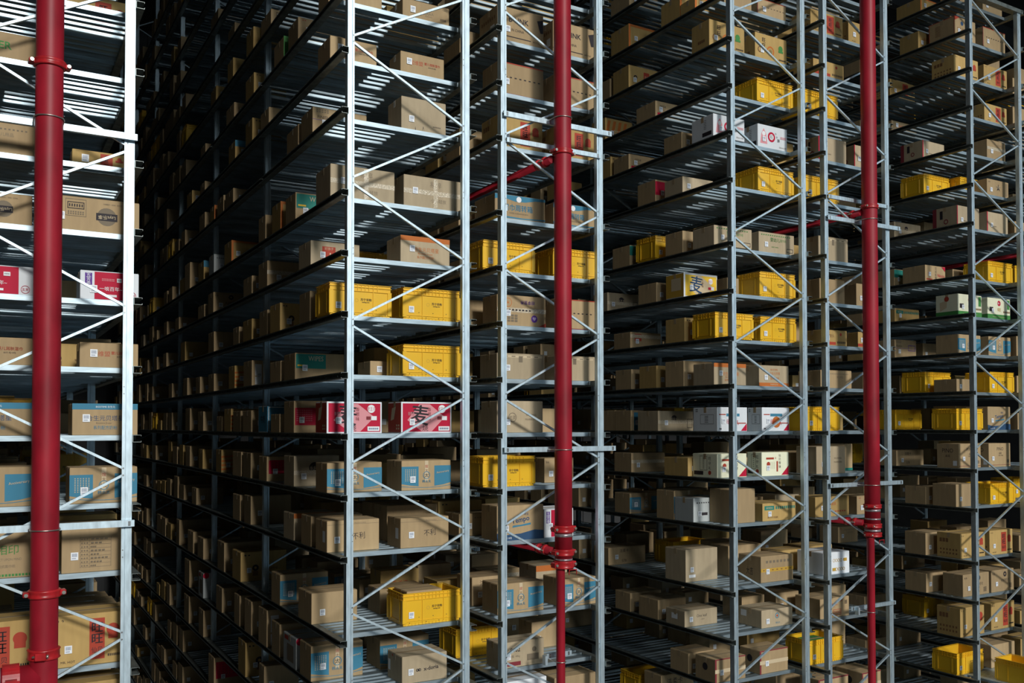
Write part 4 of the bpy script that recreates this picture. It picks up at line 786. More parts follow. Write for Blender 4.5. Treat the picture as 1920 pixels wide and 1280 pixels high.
def out_crate():
    root = crate(13.67, 7.62, level_z(-6) + 0.0005, 'tote', math.radians(90))
    tag(root, 'open yellow crate jutting out at the bottom right corner, cut by the edge', 'crate', 'yellow plastic crates on the racks')
out_crate()
DATA = '''
B1 7 blank m 2979 3552 8771 319 235
B1 7 wave m 3747 4284 8680 358 190
B1 6 baby m 2979 3473 8716 384 230
B1 6 baby m 3724 4224 8680 300 218
B1 5 purple m 2979 3578 9269 407 272
B1 5 blank m 2979 3474 9772 445 233
B1 5 creased m 3734 4246 8680 358 339
B1 4 taped m 2979 3664 8695 459 326
B1 4 teal m 2979 3571 9860 388 298
B1 4 orangeedge m 2979 3451 10440 359 321
B1 4 blank m 2979 3462 11094 309 297
B1 4 taped m 3762 4424 8680 400 324
B1 3 redb m 2979 3523 9315 400 259
B1 3 taped2 m 2979 3776 11000 393 310
B1 3 blank m 2979 3379 11729 439 233
B1 3 letters m 2979 3411 13961 370 305
B1 3 blank m 2979 3459 14600 442 195
B1 3 orangetop m 3727 4291 8680 372 278
B1 3 blank m 3720 4200 9350 321 140
B1 3 tote m 3600 4270 10000 430 330
B1 2 tote m 2979 3649 8723 430 330
B1 2 blank m 2979 3444 9335 372 318
B1 2 stamp m 2979 3399 10443 405 324
B1 2 blank m 2979 3366 10989 367 304
B1 2 redlogo m 2979 3399 11717 439 268
B1 2 blank m 2979 3351 12386 329 229
B1 2 blank m 2979 3399 13908 405 301
B1 2 tote m 3752 4422 8680 430 330
B1 1 teal m 2979 3543 9855 429 292
B1 1 greenlogo m 2979 3499 10412 426 239
B1 1 whitepanel m 2979 3399 11705 438 325
B1 1 stripe m 2979 3459 12610 340 309
B1 1 blank m 2979 3399 13892 404 264
B1 1 blank m 2979 3539 14882 330 263
B1 1 blank m 2979 3539 15913 373 293
B1 1 tote m 3753 4423 8680 430 330
B1 1 blank m 3620 4100 9250 380 187
B1 0 redwheat m 2979 3567 8784 343 321
B1 0 magenta m 2979 3399 9886 389 355
B1 0 blank m 2979 3539 10446 358 215
B1 0 bluebox m 2979 3399 10968 390 317
B1 0 blank m 2979 3399 11720 410 277
B1 0 blank m 2979 3459 12273 415 278
B1 0 stripe m 2979 3399 12810 382 315
B1 0 blank m 2979 3539 13357 340 217
B1 0 blank m 2979 3459 14624 402 303
B1 0 blank m 2979 3399 15668 409 370
B1 0 redwheat m 3736 4316 8680 341 325
B1 -1 bluepanel m 2979 3562 8770 351 298
B1 -1 roundmark m 2979 3498 9878 388 336
B1 -1 redpanel m 2979 3459 10981 366 298
B1 -1 blank m 2979 3499 11734 411 323
B1 -1 blank m 2979 3539 12231 442 325
B1 -1 stripe m 2979 3459 13375 340 327
B1 -1 redlogo m 2979 3499 14646 321 306
B1 -1 blank m 2979 3459 15648 340 337
B1 -1 bluepanel m 3742 4304 8680 399 307
B1 -2 brush m 2979 3532 8764 350 313
B1 -2 blank m 2979 3547 9271 329 317
B1 -2 orangetop m 2979 3459 9870 387 295
B1 -2 blank m 2979 3499 11722 340 365
B1 -2 blank m 2979 3399 12275 384 342
B1 -2 blank m 2979 3399 15113 340 267
B1 -2 blank m 2979 3459 16708 356 377
B1 -2 brush m 3732 4279 8680 355 307
B1 -3 plainedge m 2979 3479 9244 440 319
B1 -3 bluepanel m 2979 3548 10393 355 350
B1 -3 stamp m 2979 3591 12228 442 386
B1 -3 blank m 2979 3539 13174 436 408
B1 -3 blank m 2979 3539 14564 440 319
B1 -3 blank m 2979 3499 15340 439 348
B1 -3 blank m 2979 3539 16530 299 431
B1 -3 opentote m 3756 4426 8680 430 330
B1 -3 blank m 3780 4342 9361 349 272
B1 -3 bluepanel m 3903 4463 11188 400 172
B1 -4 bluepanel m 2979 3545 9255 384 364
B1 -4 whitebox m 2979 3492 9772 463 337
B1 -4 blank m 2979 3499 10405 332 374
B1 -4 whitepanel m 2979 3459 10946 363 440
B1 -4 blank m 2979 3459 11668 323 425
B1 -4 blank m 2979 3459 12273 293 402
B1 -4 letters m 2979 3399 13290 373 345
B1 -4 whitebox m 2979 3499 14546 358 381
B1 -4 blank m 2979 3539 15624 407 440
B1 -4 loopword m 3751 4261 8680 382 280
B1 -4 bluepanel m 3769 4351 9323 400 322
B1 -5 blank m 2979 3404 11054 244 338
B1 -5 stamp m 2979 3539 11951 400 440
B1 -5 blank m 2979 3399 14528 357 403
B1 -5 blank m 2979 3399 15648 409 440
B1 -6 redpanel m 2979 3539 13771 361 440
B1 5 blank m 2979 3459 12762 478 204
B1 5 blank m 2979 3499 13339 411 235
B1 5 orangeedge m 2979 3459 13927 293 212
B1 5 blank m 2979 3539 14602 401 246
B1 6 blank m 2979 3539 14620 320 144
B1 6 redlogo m 2979 3399 15618 406 226
B1 4 orangeedge m 2979 3430 12836 416 291
B1 4 greybox m 2979 3399 13941 331 279
B1 4 bluecap m 2979 3499 14657 403 295
B1 4 blank m 2979 3499 15748 412 440
B1 7 smallprint m 2979 3499 9788 384 248
B1 7 greenedge m 2979 3539 10341 399 241
B1 8 frameprint m 2979 3320 10889 437 186
B1 8 redlogo m 2979 3539 11713 354 287
B1 10 blank m 2979 3399 13759 471 159
B1 9 blank m 2979 3399 12726 400 140
B1 8 redlogo m 2979 3539 12804 317 269
B1 7 stamp m 2979 3399 11675 408 269
B1 8 redlogo m 2979 3399 13869 365 219
B1 6 stamp m 2979 3499 11743 356 294
B1 6 blank m 2979 3539 10963 366 195
B1 7 blank m 2979 3499 12729 443 209
B1 6 bluecap m 2979 3539 12654 400 252
B1 7 blank m 2979 3399 14599 359 140
B2 7 linkword m 4876 5476 8680 417 381
B2 7 linkword m 5606 6175 8680 360 372
B2 6 dottape m 4885 5475 8680 358 350
B2 6 dottape m 5626 6175 8680 400 346
B2 5 tanred m 4878 5459 8680 371 341
B2 5 tanred m 5624 6175 8680 380 334
B2 4 wetwipes m 4843 5493 8680 475 268
B2 4 wetwipes m 5608 6175 8680 340 256
B2 3 tote m 4691 5361 8680 430 330
B2 3 tote m 5599 6269 8680 430 330
B2 2 purpleheart m 4869 5497 8680 331 337
B2 2 dottape m 5619 6175 8680 360 342
B2 1 toptape m 4868 5481 8680 394 284
B2 1 toptape m 5617 6175 8680 340 283
B2 0 roundstamp m 4868 5458 8680 368 350
B2 -1 tote m 4691 5361 8680 430 330
B2 -1 letters m 5693 6098 9021 380 286
B2 -2 softword m 4866 5463 8680 355 381
B2 -2 redmag m 5470 5866 8680 400 317
B2 -3 bluepanel m 4872 5461 8680 354 329
B2 -3 bluepanel m 5703 6175 8680 397 316
B2 -3 handword m 4865 5345 9265 380 321
B2 -3 taped2 m 5615 6175 10409 360 181
B2 -4 mascotfree m 4885 5466 8680 278 278
B2 -4 tote m 4691 5361 9330 430 330
B2 -4 blank m 5714 6175 9935 360 265
B2 -5 orangeblob m 4951 5500 8680 340 440
B2 -5 blank m 5606 6171 8680 340 394
C1 9 dottape m 8822 9356 8680 254 213
C1 9 blank m 8236 8716 8680 279 179
C1 9 orangeedge m 7996 8556 9263 397 293
C1 9 orangeedge m 7996 8556 8969 284 149
C1 8 blackred m 7996 8608 8702 334 342
C1 9 orangeedge m 7996 8545 10375 424 333
C1 10 blank m 7996 8516 10358 450 232
C1 8 blackred m 8777 9360 8680 380 338
C1 7 tote m 8805 9475 8680 430 330
C1 8 redstamp2 m 7996 8594 10379 384 329
C1 8 blank m 7996 8556 10829 400 277
C1 7 numbers m 7996 8435 9784 426 216
C1 7 orangeprint m 7996 8504 10952 343 323
C1 6 whitered m 7996 8534 8640 407 287
C1 6 whitered m 8813 9356 8680 360 306
C1 6 blank m 7996 8516 9246 361 219
C1 6 numbers m 7996 8543 10387 370 223
C1 6 stamp m 7996 8556 10823 380 296
C1 5 tote m 8812 9482 8680 430 330
C1 5 bluemark m 7996 8530 9230 371 215
C1 5 redcap m 7996 8476 9793 401 304
C1 4 greenprint m 7996 8651 8638 400 254
C1 4 greenprint m 8818 9472 8680 340 268
C1 4 greenlogo m 7996 8476 9236 348 291
C1 4 tote m 7996 8666 9799 430 330
C1 4 greencap m 7996 8476 10372 408 295
C1 3 yellowwheat m 7996 8587 9220 358 327
C1 3 blank m 8257 8457 8680 200 201
C1 3 tote m 8826 9496 8680 430 330
C1 3 blank m 7996 8416 9781 399 269
C1 3 roundmark m 7996 8572 10915 360 274
C1 2 tote m 7996 8666 8629 430 330
C1 2 tote m 8835 9505 8680 430 330
C1 2 stamp m 7996 8476 9204 390 316
C1 2 redstrip m 7996 8551 10368 393 230
C1 1 orangetop m 7996 8546 8654 389 276
C1 1 orangebase m 8805 9350 8680 400 276
C1 1 blank m 7996 8500 9230 368 339
C1 1 redlogo m 7996 8516 9790 375 307
C1 1 blank m 7996 8416 10347 380 286
C1 0 whitejar m 8069 8585 8680 451 308
C1 0 whitejar m 8851 9353 8680 260 312
C1 0 roundmark m 7996 8625 9760 445 276
C1 0 bluestripe m 7996 8556 10364 369 292
C1 0 blank m 7996 8516 10743 380 298
C1 -1 creamred m 8064 8570 8680 460 304
C1 -1 creamred m 8840 9336 8680 264 312
C1 -1 redlogo m 7996 8416 9156 474 244
C1 -1 taped2 m 7996 8608 10355 404 276
C1 -2 greensquares m 8849 9460 8680 427 233
C1 -2 blank m 8267 8715 8680 364 436
C1 -2 greybox m 7996 8556 9054 373 311
C1 -2 bluepanel m 7996 8511 9437 360 386
C1 -2 bluepanel m 7996 8589 10396 354 289
C1 -3 bigplain m 7996 8554 9210 409 425
C1 -3 symboltape m 8811 9400 8680 407 340
C1 -3 blank m 9013 9475 9684 385 406
C1 -3 tote m 8873 9543 10502 430 330
C1 -3 handword m 7996 8681 10912 360 256
C1 -4 leafword m 7996 8564 9236 377 211
C1 -4 bluecrest m 8815 9383 8680 416 231
C1 -4 blank m 7996 8488 9780 419 268
C1 -4 blank m 7996 8558 10394 353 265
C1 -5 redcorner m 7996 8515 8669 366 295
C1 -5 redcorner m 8780 9291 8680 366 301
C1 -5 blank m 7996 8448 9168 360 268
C1 -6 tote m 7996 8666 10208 430 330
C1 -6 handword m 7996 8572 9722 360 440
C2 9 tanred m 9831 10478 8680 340 304
C2 9 tanred m 10601 11150 8680 360 306
C2 8 redbase m 9876 10492 8680 360 214
C2 7 tote m 9680 10350 8660 430 330
C2 6 rededge m 9967 10531 8680 255 327
C2 6 rededge m 10698 11150 8680 340 314
C2 5 tote m 9680 10350 8660 430 330
C2 4 toptape m 9949 10544 8680 254 330
C2 3 blank m 9962 10469 8680 380 331
C2 3 blank m 10714 11150 8680 340 316
C2 2 redbase m 9997 10505 8680 340 217
C2 2 redbase m 10739 11150 8680 380 218
C2 1 smallprint m 9968 10596 8680 397 248
C2 0 tote m 9680 10350 8680 430 330
C2 -1 roundstamp m 9869 10447 8680 358 375
C2 -1 greenbase m 10590 11150 9130 380 391
C2 -2 redlogo m 9840 10515 8680 368 276
C2 -2 smallprint m 10682 11150 8680 340 257
C2 -3 whitegold m 9987 10515 8680 462 304
C2 -3 redstamp2 m 10350 10950 9350 400 290
C1 -3 blank m 8850 9460 9320 354 405
C2 -4 redstamp m 9916 10495 8680 443 269
C2 -5 greentote m 9680 10350 8660 430 330
C2 -6 redcorner m 9870 10467 8680 327 366
C2 -6 redcorner m 10755 11150 8680 453 338
D1 11 blank m 13194 13537 8680 340 197
D1 11 orangeedge m 12925 13345 9182 443 213
D1 11 blank m 13789 14307 8680 340 212
D1 10 redcross m 13047 13580 8680 444 341
D1 10 dottape m 13776 14381 8680 380 334
D1 10 redlogo m 12925 13345 9228 344 278
D1 9 tanred m 13022 13637 8680 387 322
D1 9 tanred m 13791 14415 8680 400 317
D1 9 tanred m 12925 13571 9761 340 277
D1 8 tanred m 13793 14398 8680 340 289
D1 8 baby m 12925 13556 9738 380 169
D1 7 taped2 m 13850 14340 8680 360 306
D1 7 rededge m 12925 13482 9174 400 278
D1 6 starmark m 13837 14415 8680 296 260
D1 6 tote m 12925 13595 9158 430 330
D1 6 tote m 13605 14275 8986 430 330
D1 5 rededge m 13048 13614 8680 417 327
D1 5 rededge m 13824 14386 8680 400 319
D1 5 roundmark m 12925 13597 9710 400 256
D1 4 tote m 13835 14505 8680 430 330
D1 4 brushred m 12925 13433 9153 412 258
D1 4 greencap m 12925 13445 9720 360 274
D1 3 greenband m 13040 13654 8680 374 339
D1 3 greenband m 13808 14415 8680 340 334
D1 3 greensquares m 12925 13554 9717 340 224
D1 2 bluepanel m 13028 13613 8680 373 300
D1 2 bluepanel m 13823 14413 8680 360 305
D1 2 purple m 12925 13470 9725 360 299
D1 1 tote m 13838 14508 8680 430 330
D1 1 tote m 12925 13595 9176 430 330
D1 1 blank m 12925 13409 8637 389 194
D1 0 softword m 13776 14378 8680 375 367
D1 0 tote m 12925 13595 9729 430 330
D1 0 tote m 12925 13595 8645 430 330
D1 -1 pinoword m 13019 13575 8680 372 376
D1 -1 pinoword m 13791 14364 8680 360 375
D1 -1 handword m 12925 13622 9717 360 255
D1 -2 tote m 13820 14490 8680 430 330
D1 -2 greenlogo m 12925 13466 9190 376 284
D1 -2 blank m 12925 13422 8670 400 347
D1 -3 tanred m 13030 13656 8680 398 380
D1 -3 tanred m 13781 14397 8680 340 385
D1 -3 blank m 12925 13405 9200 375 351
D1 -4 letters m 13085 13754 8680 340 338
D1 -4 letters m 13810 14415 8680 400 344
D1 -4 blank m 12925 13445 9198 385 303
D1 -5 tanred m 12925 13531 8626 394 439
D1 -5 tanred m 13797 14415 8680 360 416
D1 -6 blank m 13784 14415 8680 395 356
D1 -6 tote m 12925 13595 8687 430 330
A2 3 ovalmark m 421 1204 8680 380 293
A2 5 greenscrawl m -240 380 8680 340 220
A2 3 ovalmark m -263 357 8680 380 256
A2 4 smallprint m -237 383 8680 400 253
A2 2 redmag m 730 1204 8680 357 252
A2 2 redmag m -234 386 8680 380 239
A2 1 baby m -244 376 8680 340 228
A2 1 baby m 731 1204 8680 306 215
A2 1 stamp m 460 920 9300 380 245
A2 0 bluetop m -239 381 8680 400 276
A2 0 bluetop m 678 1204 8680 400 275
A2 -1 bluepanel m -233 387 8680 380 329
A2 -1 bluepanel m 662 1204 8680 400 311
A2 -2 greenword m -227 393 8680 380 401
A2 -2 tableprint m 606 1082 8680 438 408
A2 -3 tanred m -220 400 8680 400 440
A2 -3 tanred m 552 1106 8680 380 440
A2 -4 tanred m -214 406 8680 380 440
A2 -4 tanred m 558 1110 8680 380 440
A2 4 tanred m 665 1120 8781 278 145
A2 -4 redlogo s -272 332 10370 372 285
A2 -4 smallprint s 720 1198 10370 348 337
A2 -3 blank s -269 290 10370 403 221
A2 -3 orangeedge s -266 344 11686 320 376
A2 -3 blank s 584 1202 9270 357 349
A2 -3 taped2 s 609 1176 9820 374 318
A2 -3 blank s 702 1173 10370 380 281
A2 -3 blank s 538 1167 10920 351 202
A2 -3 blank s 583 1192 11686 367 237
A2 -3 redlogo s 743 1167 12236 368 307
A2 -2 orangeedge s -272 292 9270 408 358
A2 -2 blank s -263 222 9820 319 383
A2 -2 blank s -273 342 10920 404 306
A2 -2 blank s -262 287 13886 358 264
A2 -2 redlogo s 622 1177 9820 377 390
A2 -2 tanred s 611 1202 12236 378 397
A2 -2 blank s 535 1180 12786 381 246
A2 -2 blank s 528 1167 14584 407 283
A2 -1 blank s -263 356 9270 407 341
A2 -1 blank s -266 301 9820 385 359
A2 -1 blank s -260 326 10370 362 365
A2 -1 letters s -268 232 10920 401 370
A2 -1 letters s -272 320 13886 398 370
A2 -1 blank s -263 364 19060 318 306
A2 -1 tote m 523 1193 12236 430 330
A2 -1 blank s 530 1178 13886 335 247
A2 -1 tote m 496 1166 14584 430 330
A2 -1 smallprint s 616 1174 16784 333 342
A2 -1 greenlogo s 630 1196 17410 368 323
A2 -1 taped2 s 710 1203 18510 357 360
A2 -1 blank s 661 1204 19060 346 309
A2 -1 blank s 564 1169 20200 319 195
A2 -1 blank s 629 1173 20750 400 258
A2 -1 tanred s 721 1164 22400 403 383
A2 -1 blank s 663 1182 23020 312 270
A2 -1 orangeedge s 522 1173 23570 369 272
A2 -1 greenlogo s 604 1190 25220 335 258
A2 0 tote m -270 400 9270 430 330
A2 0 orangeedge s -272 288 10370 311 382
A2 0 blank s 610 1194 10920 369 212
A2 0 blank s 697 1181 11686 312 379
A2 1 blank s 638 1199 9820 329 318
A2 1 blank s 588 1170 10370 319 395
A2 2 blank s -264 312 12236 323 327
A2 2 blank s 601 1170 9820 377 312
A2 2 blank s 561 1191 11686 373 197
A2 3 blank s -266 206 9270 348 224
A2 3 blank s -262 389 10920 372 197
A2 3 orangeedge s 607 1189 9270 342 230
A2 3 blank s 767 1194 10370 302 336
A2 3 redlogo s 562 1164 10920 377 246
A2 3 orangetop s 563 1173 11686 357 385
A2 4 bluepanel s 546 1172 9820 324 273
A2 4 tote s 502 1172 12236 430 330
A2 5 blank s -277 157 9270 352 321
A2 5 tote m -268 402 10370 430 330
A2 5 redlogo s 685 1189 9820 358 253
A2 5 stamp s 560 1174 10370 387 280
A2 5 blank s 621 1183 10920 355 187
A2 5 blank s 655 1175 11686 400 197
A2 6 blank s -263 173 9820 394 357
A2 6 tanred m 569 1203 9270 387 345
A2 6 blank s 775 1196 9820 412 240
A2 6 orangeedge s 717 1179 10920 371 396
A2 7 blank s 654 1174 10920 400 321
A2 7 taped2 s 659 1164 11686 320 319
B1 -9 blank s 2995 3529 20200 356 388
B1 -9 greenlogo s 2995 3566 20750 312 242
B1 -9 bluepanel s 2992 3528 21300 322 182
B1 -9 blank s 2992 3566 21850 382 187
B1 -9 letters s 2994 3449 23570 396 388
B1 -8 blank s 2992 3534 17410 406 316
B1 -8 greenlogo s 2993 3639 17960 369 258
B1 -8 blank s 2995 3609 18510 383 329
B1 -8 blank s 2992 3643 19060 392 364
B1 -8 stamp s 2988 3564 21300 320 194
B1 -8 blank s 2980 3543 23020 349 303
B1 -7 blank s 2994 3448 16234 384 337
B1 -7 blank s 2995 3543 16784 384 250
B1 -7 blank s 2986 3447 17960 392 274
B1 -7 blank s 2998 3528 18510 366 200
B1 -7 blank s 2988 3638 20200 372 244
B1 -7 blank s 2989 3629 21850 359 371
B1 -7 tanred s 2996 3529 23020 419 213
B1 -7 blank s 2994 3621 24120 369 182
B1 -6 blank m 2997 3562 16234 345 363
B1 -6 blank s 2996 3635 16784 366 347
B1 -6 blank s 2997 3467 17410 303 291
B1 -6 blank s 2995 3549 19060 317 319
B1 -6 tote m 2993 3663 19610 430 330
B1 -6 blank s 2979 3522 20750 356 200
B1 -6 blank s 2989 3589 21300 328 236
B1 -6 tote m 2982 3652 21850 430 330
B1 -6 greenlogo s 2996 3587 24120 385 240
B1 -6 blank s 2995 3521 25220 310 195
B1 -6 greenlogo s 3847 4452 12786 371 284
B1 -6 orangetop s 3892 4444 16234 305 353
B1 -6 orangeedge s 3788 4437 16784 374 214
B1 -5 blank s 2980 3585 17410 318 364
B1 -5 orangeedge s 2983 3504 17960 376 336
B1 -5 stamp s 2979 3409 18510 307 207
B1 -5 blank s 2998 3444 20200 324 259
B1 -5 blank s 2984 3639 20750 352 266
B1 -5 blank s 2983 3641 21300 385 219
B1 -5 letters s 2991 3562 21850 379 278
B1 -5 orangetop s 2992 3415 23570 353 185
B1 -5 blank s 2982 3608 24670 410 303
B1 -5 blank s 3868 4425 10920 387 270
B1 -4 blank s 2995 3454 19610 412 284
B1 -4 blank s 2998 3471 20200 409 315
B1 -4 greenlogo s 2985 3456 21850 350 283
B1 -4 orangeedge s 2998 3474 22400 356 361
B1 -4 bluepanel s 2989 3633 24120 368 202
B1 -4 redlogo s 2999 3631 25220 344 391
B1 -4 greenlogo s 3991 4440 10370 334 318
B1 -3 stamp s 2993 3431 17410 393 278
B1 -3 smallprint s 2988 3485 17960 409 335
B1 -3 blank s 2994 3533 18510 419 342
B1 -3 blank s 2993 3494 20200 312 343
B1 -3 blank s 2988 3463 20750 325 237
B1 -3 greenlogo s 2983 3404 21300 327 268
B1 -3 stamp s 2992 3651 21850 340 239
B1 -3 orangeedge s 2981 3501 22400 401 195
B1 -3 blank s 2989 3647 23020 410 202
B1 -3 blank s 2988 3432 23570 411 304
B1 -3 orangetop s 2989 3604 24120 357 211
B1 -3 blank s 2980 3567 24670 369 395
B1 -3 redlogo m 3975 4452 9820 327 389
B1 -3 letters s 3928 4445 10370 399 216
B1 -3 blank s 3844 4436 11686 314 264
B1 -3 blank s 3810 4439 12236 310 247
B1 -3 orangetop s 3903 4429 13886 414 353
B1 -3 stamp s 3904 4448 14584 358 254
B1 -3 orangetop s 3800 4458 15134 374 325
B1 -3 smallprint s 3873 4452 15684 322 297
B1 -3 blank s 3852 4441 17960 405 299
B1 -3 blank s 3838 4454 18510 358 341
B1 -3 letters s 3858 4449 19060 355 199
B1 -3 blank s 3888 4461 21300 383 240
B1 -3 blank s 3903 4428 21850 373 376
B1 -3 blank s 3932 4434 22400 357 338
B1 -3 blank s 3926 4435 23020 332 287
B1 -3 smallprint s 3977 4434 25220 318 321
B1 -2 blank s 2996 3637 16234 402 253
B1 -2 blank s 2981 3438 17410 394 292
B1 -2 tanred s 2979 3495 17960 371 236
B1 -2 orangeedge s 2985 3593 18510 388 205
B1 -2 blank s 2992 3562 19060 323 184
B1 -2 blank s 2988 3578 20200 402 233
B1 -2 orangetop s 2989 3487 21850 377 312
B1 -2 blank s 2979 3505 22400 419 381
B1 -2 redlogo s 2984 3641 23020 329 368
B1 -2 blank s 2987 3593 24670 401 301
B1 -2 blank m 3826 4428 9270 390 387
B1 -2 blank s 3869 4456 9820 308 379
B1 -2 smallprint s 3900 4442 10370 335 334
B1 -2 tanred s 3895 4441 11686 314 244
B1 -2 orangeedge s 3935 4440 12236 340 315
B1 -2 blank s 3880 4448 12786 386 366
B1 -2 blank s 3947 4449 14584 350 391
B1 -2 blank s 3789 4449 15134 324 297
B1 -2 blank s 3838 4448 15684 355 363
B1 -2 blank s 3828 4461 16784 338 268
B1 -2 blank s 3906 4456 17410 308 218
B1 -2 tote m 3762 4432 18510 430 330
B1 -2 taped2 s 4005 4458 20200 358 316
B1 -2 blank s 3889 4440 20750 374 352
B1 -2 greenlogo s 3831 4429 21300 338 208
B1 -2 taped2 s 3806 4459 21850 399 324
B1 -2 tanred s 3861 4456 23020 332 366
B1 -2 blank s 3861 4430 24120 328 199
B1 -2 blank s 3822 4449 24670 324 378
B1 -1 stamp s 2981 3562 16234 336 342
B1 -1 greenlogo s 2979 3544 16784 416 302
B1 -1 stamp s 2990 3465 17410 311 384
B1 -1 taped2 s 2983 3514 19060 394 280
B1 -1 tanred s 2983 3463 20200 383 267
B1 -1 letters s 2991 3522 20750 342 287
B1 -1 blank s 2987 3491 23020 388 325
B1 -1 blank s 2983 3505 23570 322 394
B1 -1 orangetop s 2992 3607 25220 311 241
B1 -1 orangeedge s 3868 4431 9270 401 249
B1 -1 blank s 3905 4458 10370 372 318
B1 -1 blank s 3837 4446 11686 381 359
B1 -1 blank s 3993 4450 13336 321 377
B1 -1 blank s 4000 4455 14584 322 307
B1 -1 taped2 s 3993 4459 15134 377 287
B1 -1 orangetop s 3979 4424 16784 352 367
B1 -1 stamp s 4002 4459 19060 366 341
B1 -1 blank s 3983 4452 20750 331 363
B1 -1 blank s 3818 4445 22400 314 345
B1 -1 greenlogo s 3850 4433 24120 370 297
B1 -1 orangetop s 3822 4458 25220 419 292
B1 0 blank s 2996 3419 17410 375 319
B1 0 blank s 2998 3628 17960 352 320
B1 0 orangeedge s 2988 3565 18510 379 185
B1 0 tote m 2984 3654 19060 430 330
B1 0 blank s 2985 3566 19610 334 354
B1 0 blank s 2998 3445 20200 388 195
B1 0 letters s 2994 3583 20750 374 320
B1 0 greenlogo s 2988 3480 21850 416 264
B1 0 blank s 2987 3484 22400 378 363
B1 0 blank s 3913 4431 9820 361 360
B1 1 greenlogo s 2995 3529 17410 337 261
B1 1 blank s 2996 3630 19610 364 285
B1 1 blank s 2986 3578 20200 327 367
B1 1 blank s 2983 3453 21300 410 389
B1 1 greenlogo s 2998 3625 21850 345 180
B1 1 blank s 2987 3465 22400 371 282
B1 1 orangetop s 2993 3418 24670 385 358
B1 1 orangeedge s 2987 3444 25220 365 238
B1 1 stamp s 3892 4448 9820 339 384
B1 1 redlogo s 3972 4453 10370 389 387
B1 1 blank s 3853 4456 25220 329 380
B1 2 orangeedge s 2999 3620 16234 389 338
B1 2 blank s 2986 3465 17960 362 265
B1 2 taped2 s 2990 3640 19060 335 262
B1 2 blank s 2990 3449 20200 401 267
B1 2 redlogo s 2990 3427 21300 346 385
B1 2 blank s 2989 3614 21850 355 345
B1 2 blank s 2999 3604 24120 376 363
B1 2 blank s 2993 3634 24670 338 330
B1 2 blank s 3833 4431 11686 410 329
B1 2 blank s 4011 4453 12786 380 198
B1 2 blank s 3942 4428 25220 364 289
B1 3 blank s 2995 3527 16784 349 223
B1 3 blank s 2992 3487 17960 324 262
B1 3 smallprint s 2989 3497 19060 313 195
B1 3 greenlogo s 2990 3593 19610 412 325
B1 3 orangetop s 2987 3528 20750 419 252
B1 3 bluepanel s 2982 3537 22400 325 192
B1 3 blank s 2988 3621 23020 328 352
B1 3 taped2 s 2983 3422 23570 388 218
B1 3 blank s 2980 3621 24120 398 246
B1 3 orangeedge s 3845 4448 12786 308 247
B1 3 orangetop s 3860 4449 15134 336 339
B1 3 orangeedge s 3993 4433 16234 404 307
B1 3 orangeedge s 3874 4446 16784 378 290
B1 3 blank s 3958 4431 25220 328 351
B1 4 redlogo s 2979 3405 16234 400 248
B1 4 blank s 2989 3497 17410 377 255
B1 4 blank s 2990 3548 17960 354 247
B1 4 tote m 2995 3665 19610 430 330
B1 4 bluepanel s 2984 3524 20200 409 234
B1 4 blank s 2984 3617 21300 304 334
B1 4 bluepanel s 2983 3487 21850 360 326
B1 4 bluepanel s 2984 3450 23020 385 189
B1 4 blank s 2992 3535 23570 407 390
B1 4 blank s 2994 3621 24120 315 228
B1 4 bluepanel s 2986 3487 24670 348 391
B1 4 taped2 s 3904 4445 9820 417 332
B1 4 blank s 3940 4441 10920 318 222
B1 4 greenlogo s 3908 4441 12786 397 246
B1 4 bluepanel s 3977 4440 13336 325 256
B1 4 blank s 3784 4434 13886 310 335
B1 4 bluepanel s 3927 4452 15134 371 359
B1 5 smallprint s 2987 3545 16234 315 274
B1 5 taped2 s 2984 3529 16784 362 212
B1 5 tote m 2981 3651 17410 430 330
B1 5 blank s 2986 3501 17960 354 310
B1 5 blank s 2996 3453 18510 306 336
B1 5 blank s 2997 3525 20750 399 372
B1 5 blank s 2996 3472 21300 396 370
B1 5 orangetop s 2997 3613 21850 385 353
B1 5 blank s 2988 3425 23020 397 326
B1 5 greenlogo s 3943 4445 9820 369 251
B1 5 tanred s 3951 4450 10920 413 389
B1 5 smallprint s 3785 4429 12236 321 290
B1 5 stamp s 3915 4432 16234 357 267
B1 6 blank s 2980 3465 17960 310 397
B1 6 blank s 2992 3569 19060 341 239
B1 6 stamp s 2982 3446 20750 405 204
B1 6 tanred s 2987 3531 21300 316 389
B1 6 blank s 2985 3415 21850 400 184
B1 6 tote m 2980 3650 22400 430 330
B1 6 stamp s 2981 3472 23020 402 332
B1 6 blank s 2988 3538 24670 335 219
B1 6 blank s 2990 3440 25220 346 301
B1 6 blank s 3886 4433 9270 373 281
B1 6 taped2 s 3887 4440 9820 375 371
B1 6 redlogo s 3962 4459 10920 349 298
B1 6 blank s 3850 4449 13886 333 207
B1 6 blank s 3985 4438 17410 308 371
B1 7 blank s 2995 3579 16234 354 304
B1 7 blank s 2990 3581 16784 416 335
B1 7 blank s 2986 3487 17410 386 361
B1 7 blank s 2984 3516 19060 311 268
B1 7 taped2 s 2985 3606 20750 367 278
B1 7 blank s 2986 3604 21850 309 207
B1 7 smallprint s 2984 3624 22400 380 226
B1 7 tanred s 3813 4443 9270 402 360
B1 7 blank s 3941 4450 9820 373 312
B1 7 smallprint s 3944 4463 20750 371 274
B1 8 tote m 2993 3663 16234 430 330
B1 8 bluepanel s 2989 3500 16784 316 370
B1 8 blank s 2986 3621 17960 419 302
B1 8 blank s 2987 3466 18510 383 400
B1 8 blank s 2980 3449 19610 341 397
B1 8 bluepanel s 2997 3460 20200 355 393
B1 8 orangeedge s 2980 3417 20750 304 275
B1 8 blank s 2998 3467 21300 403 271
B1 8 tote m 2983 3653 21850 430 330
B1 8 blank s 2996 3642 23020 415 344
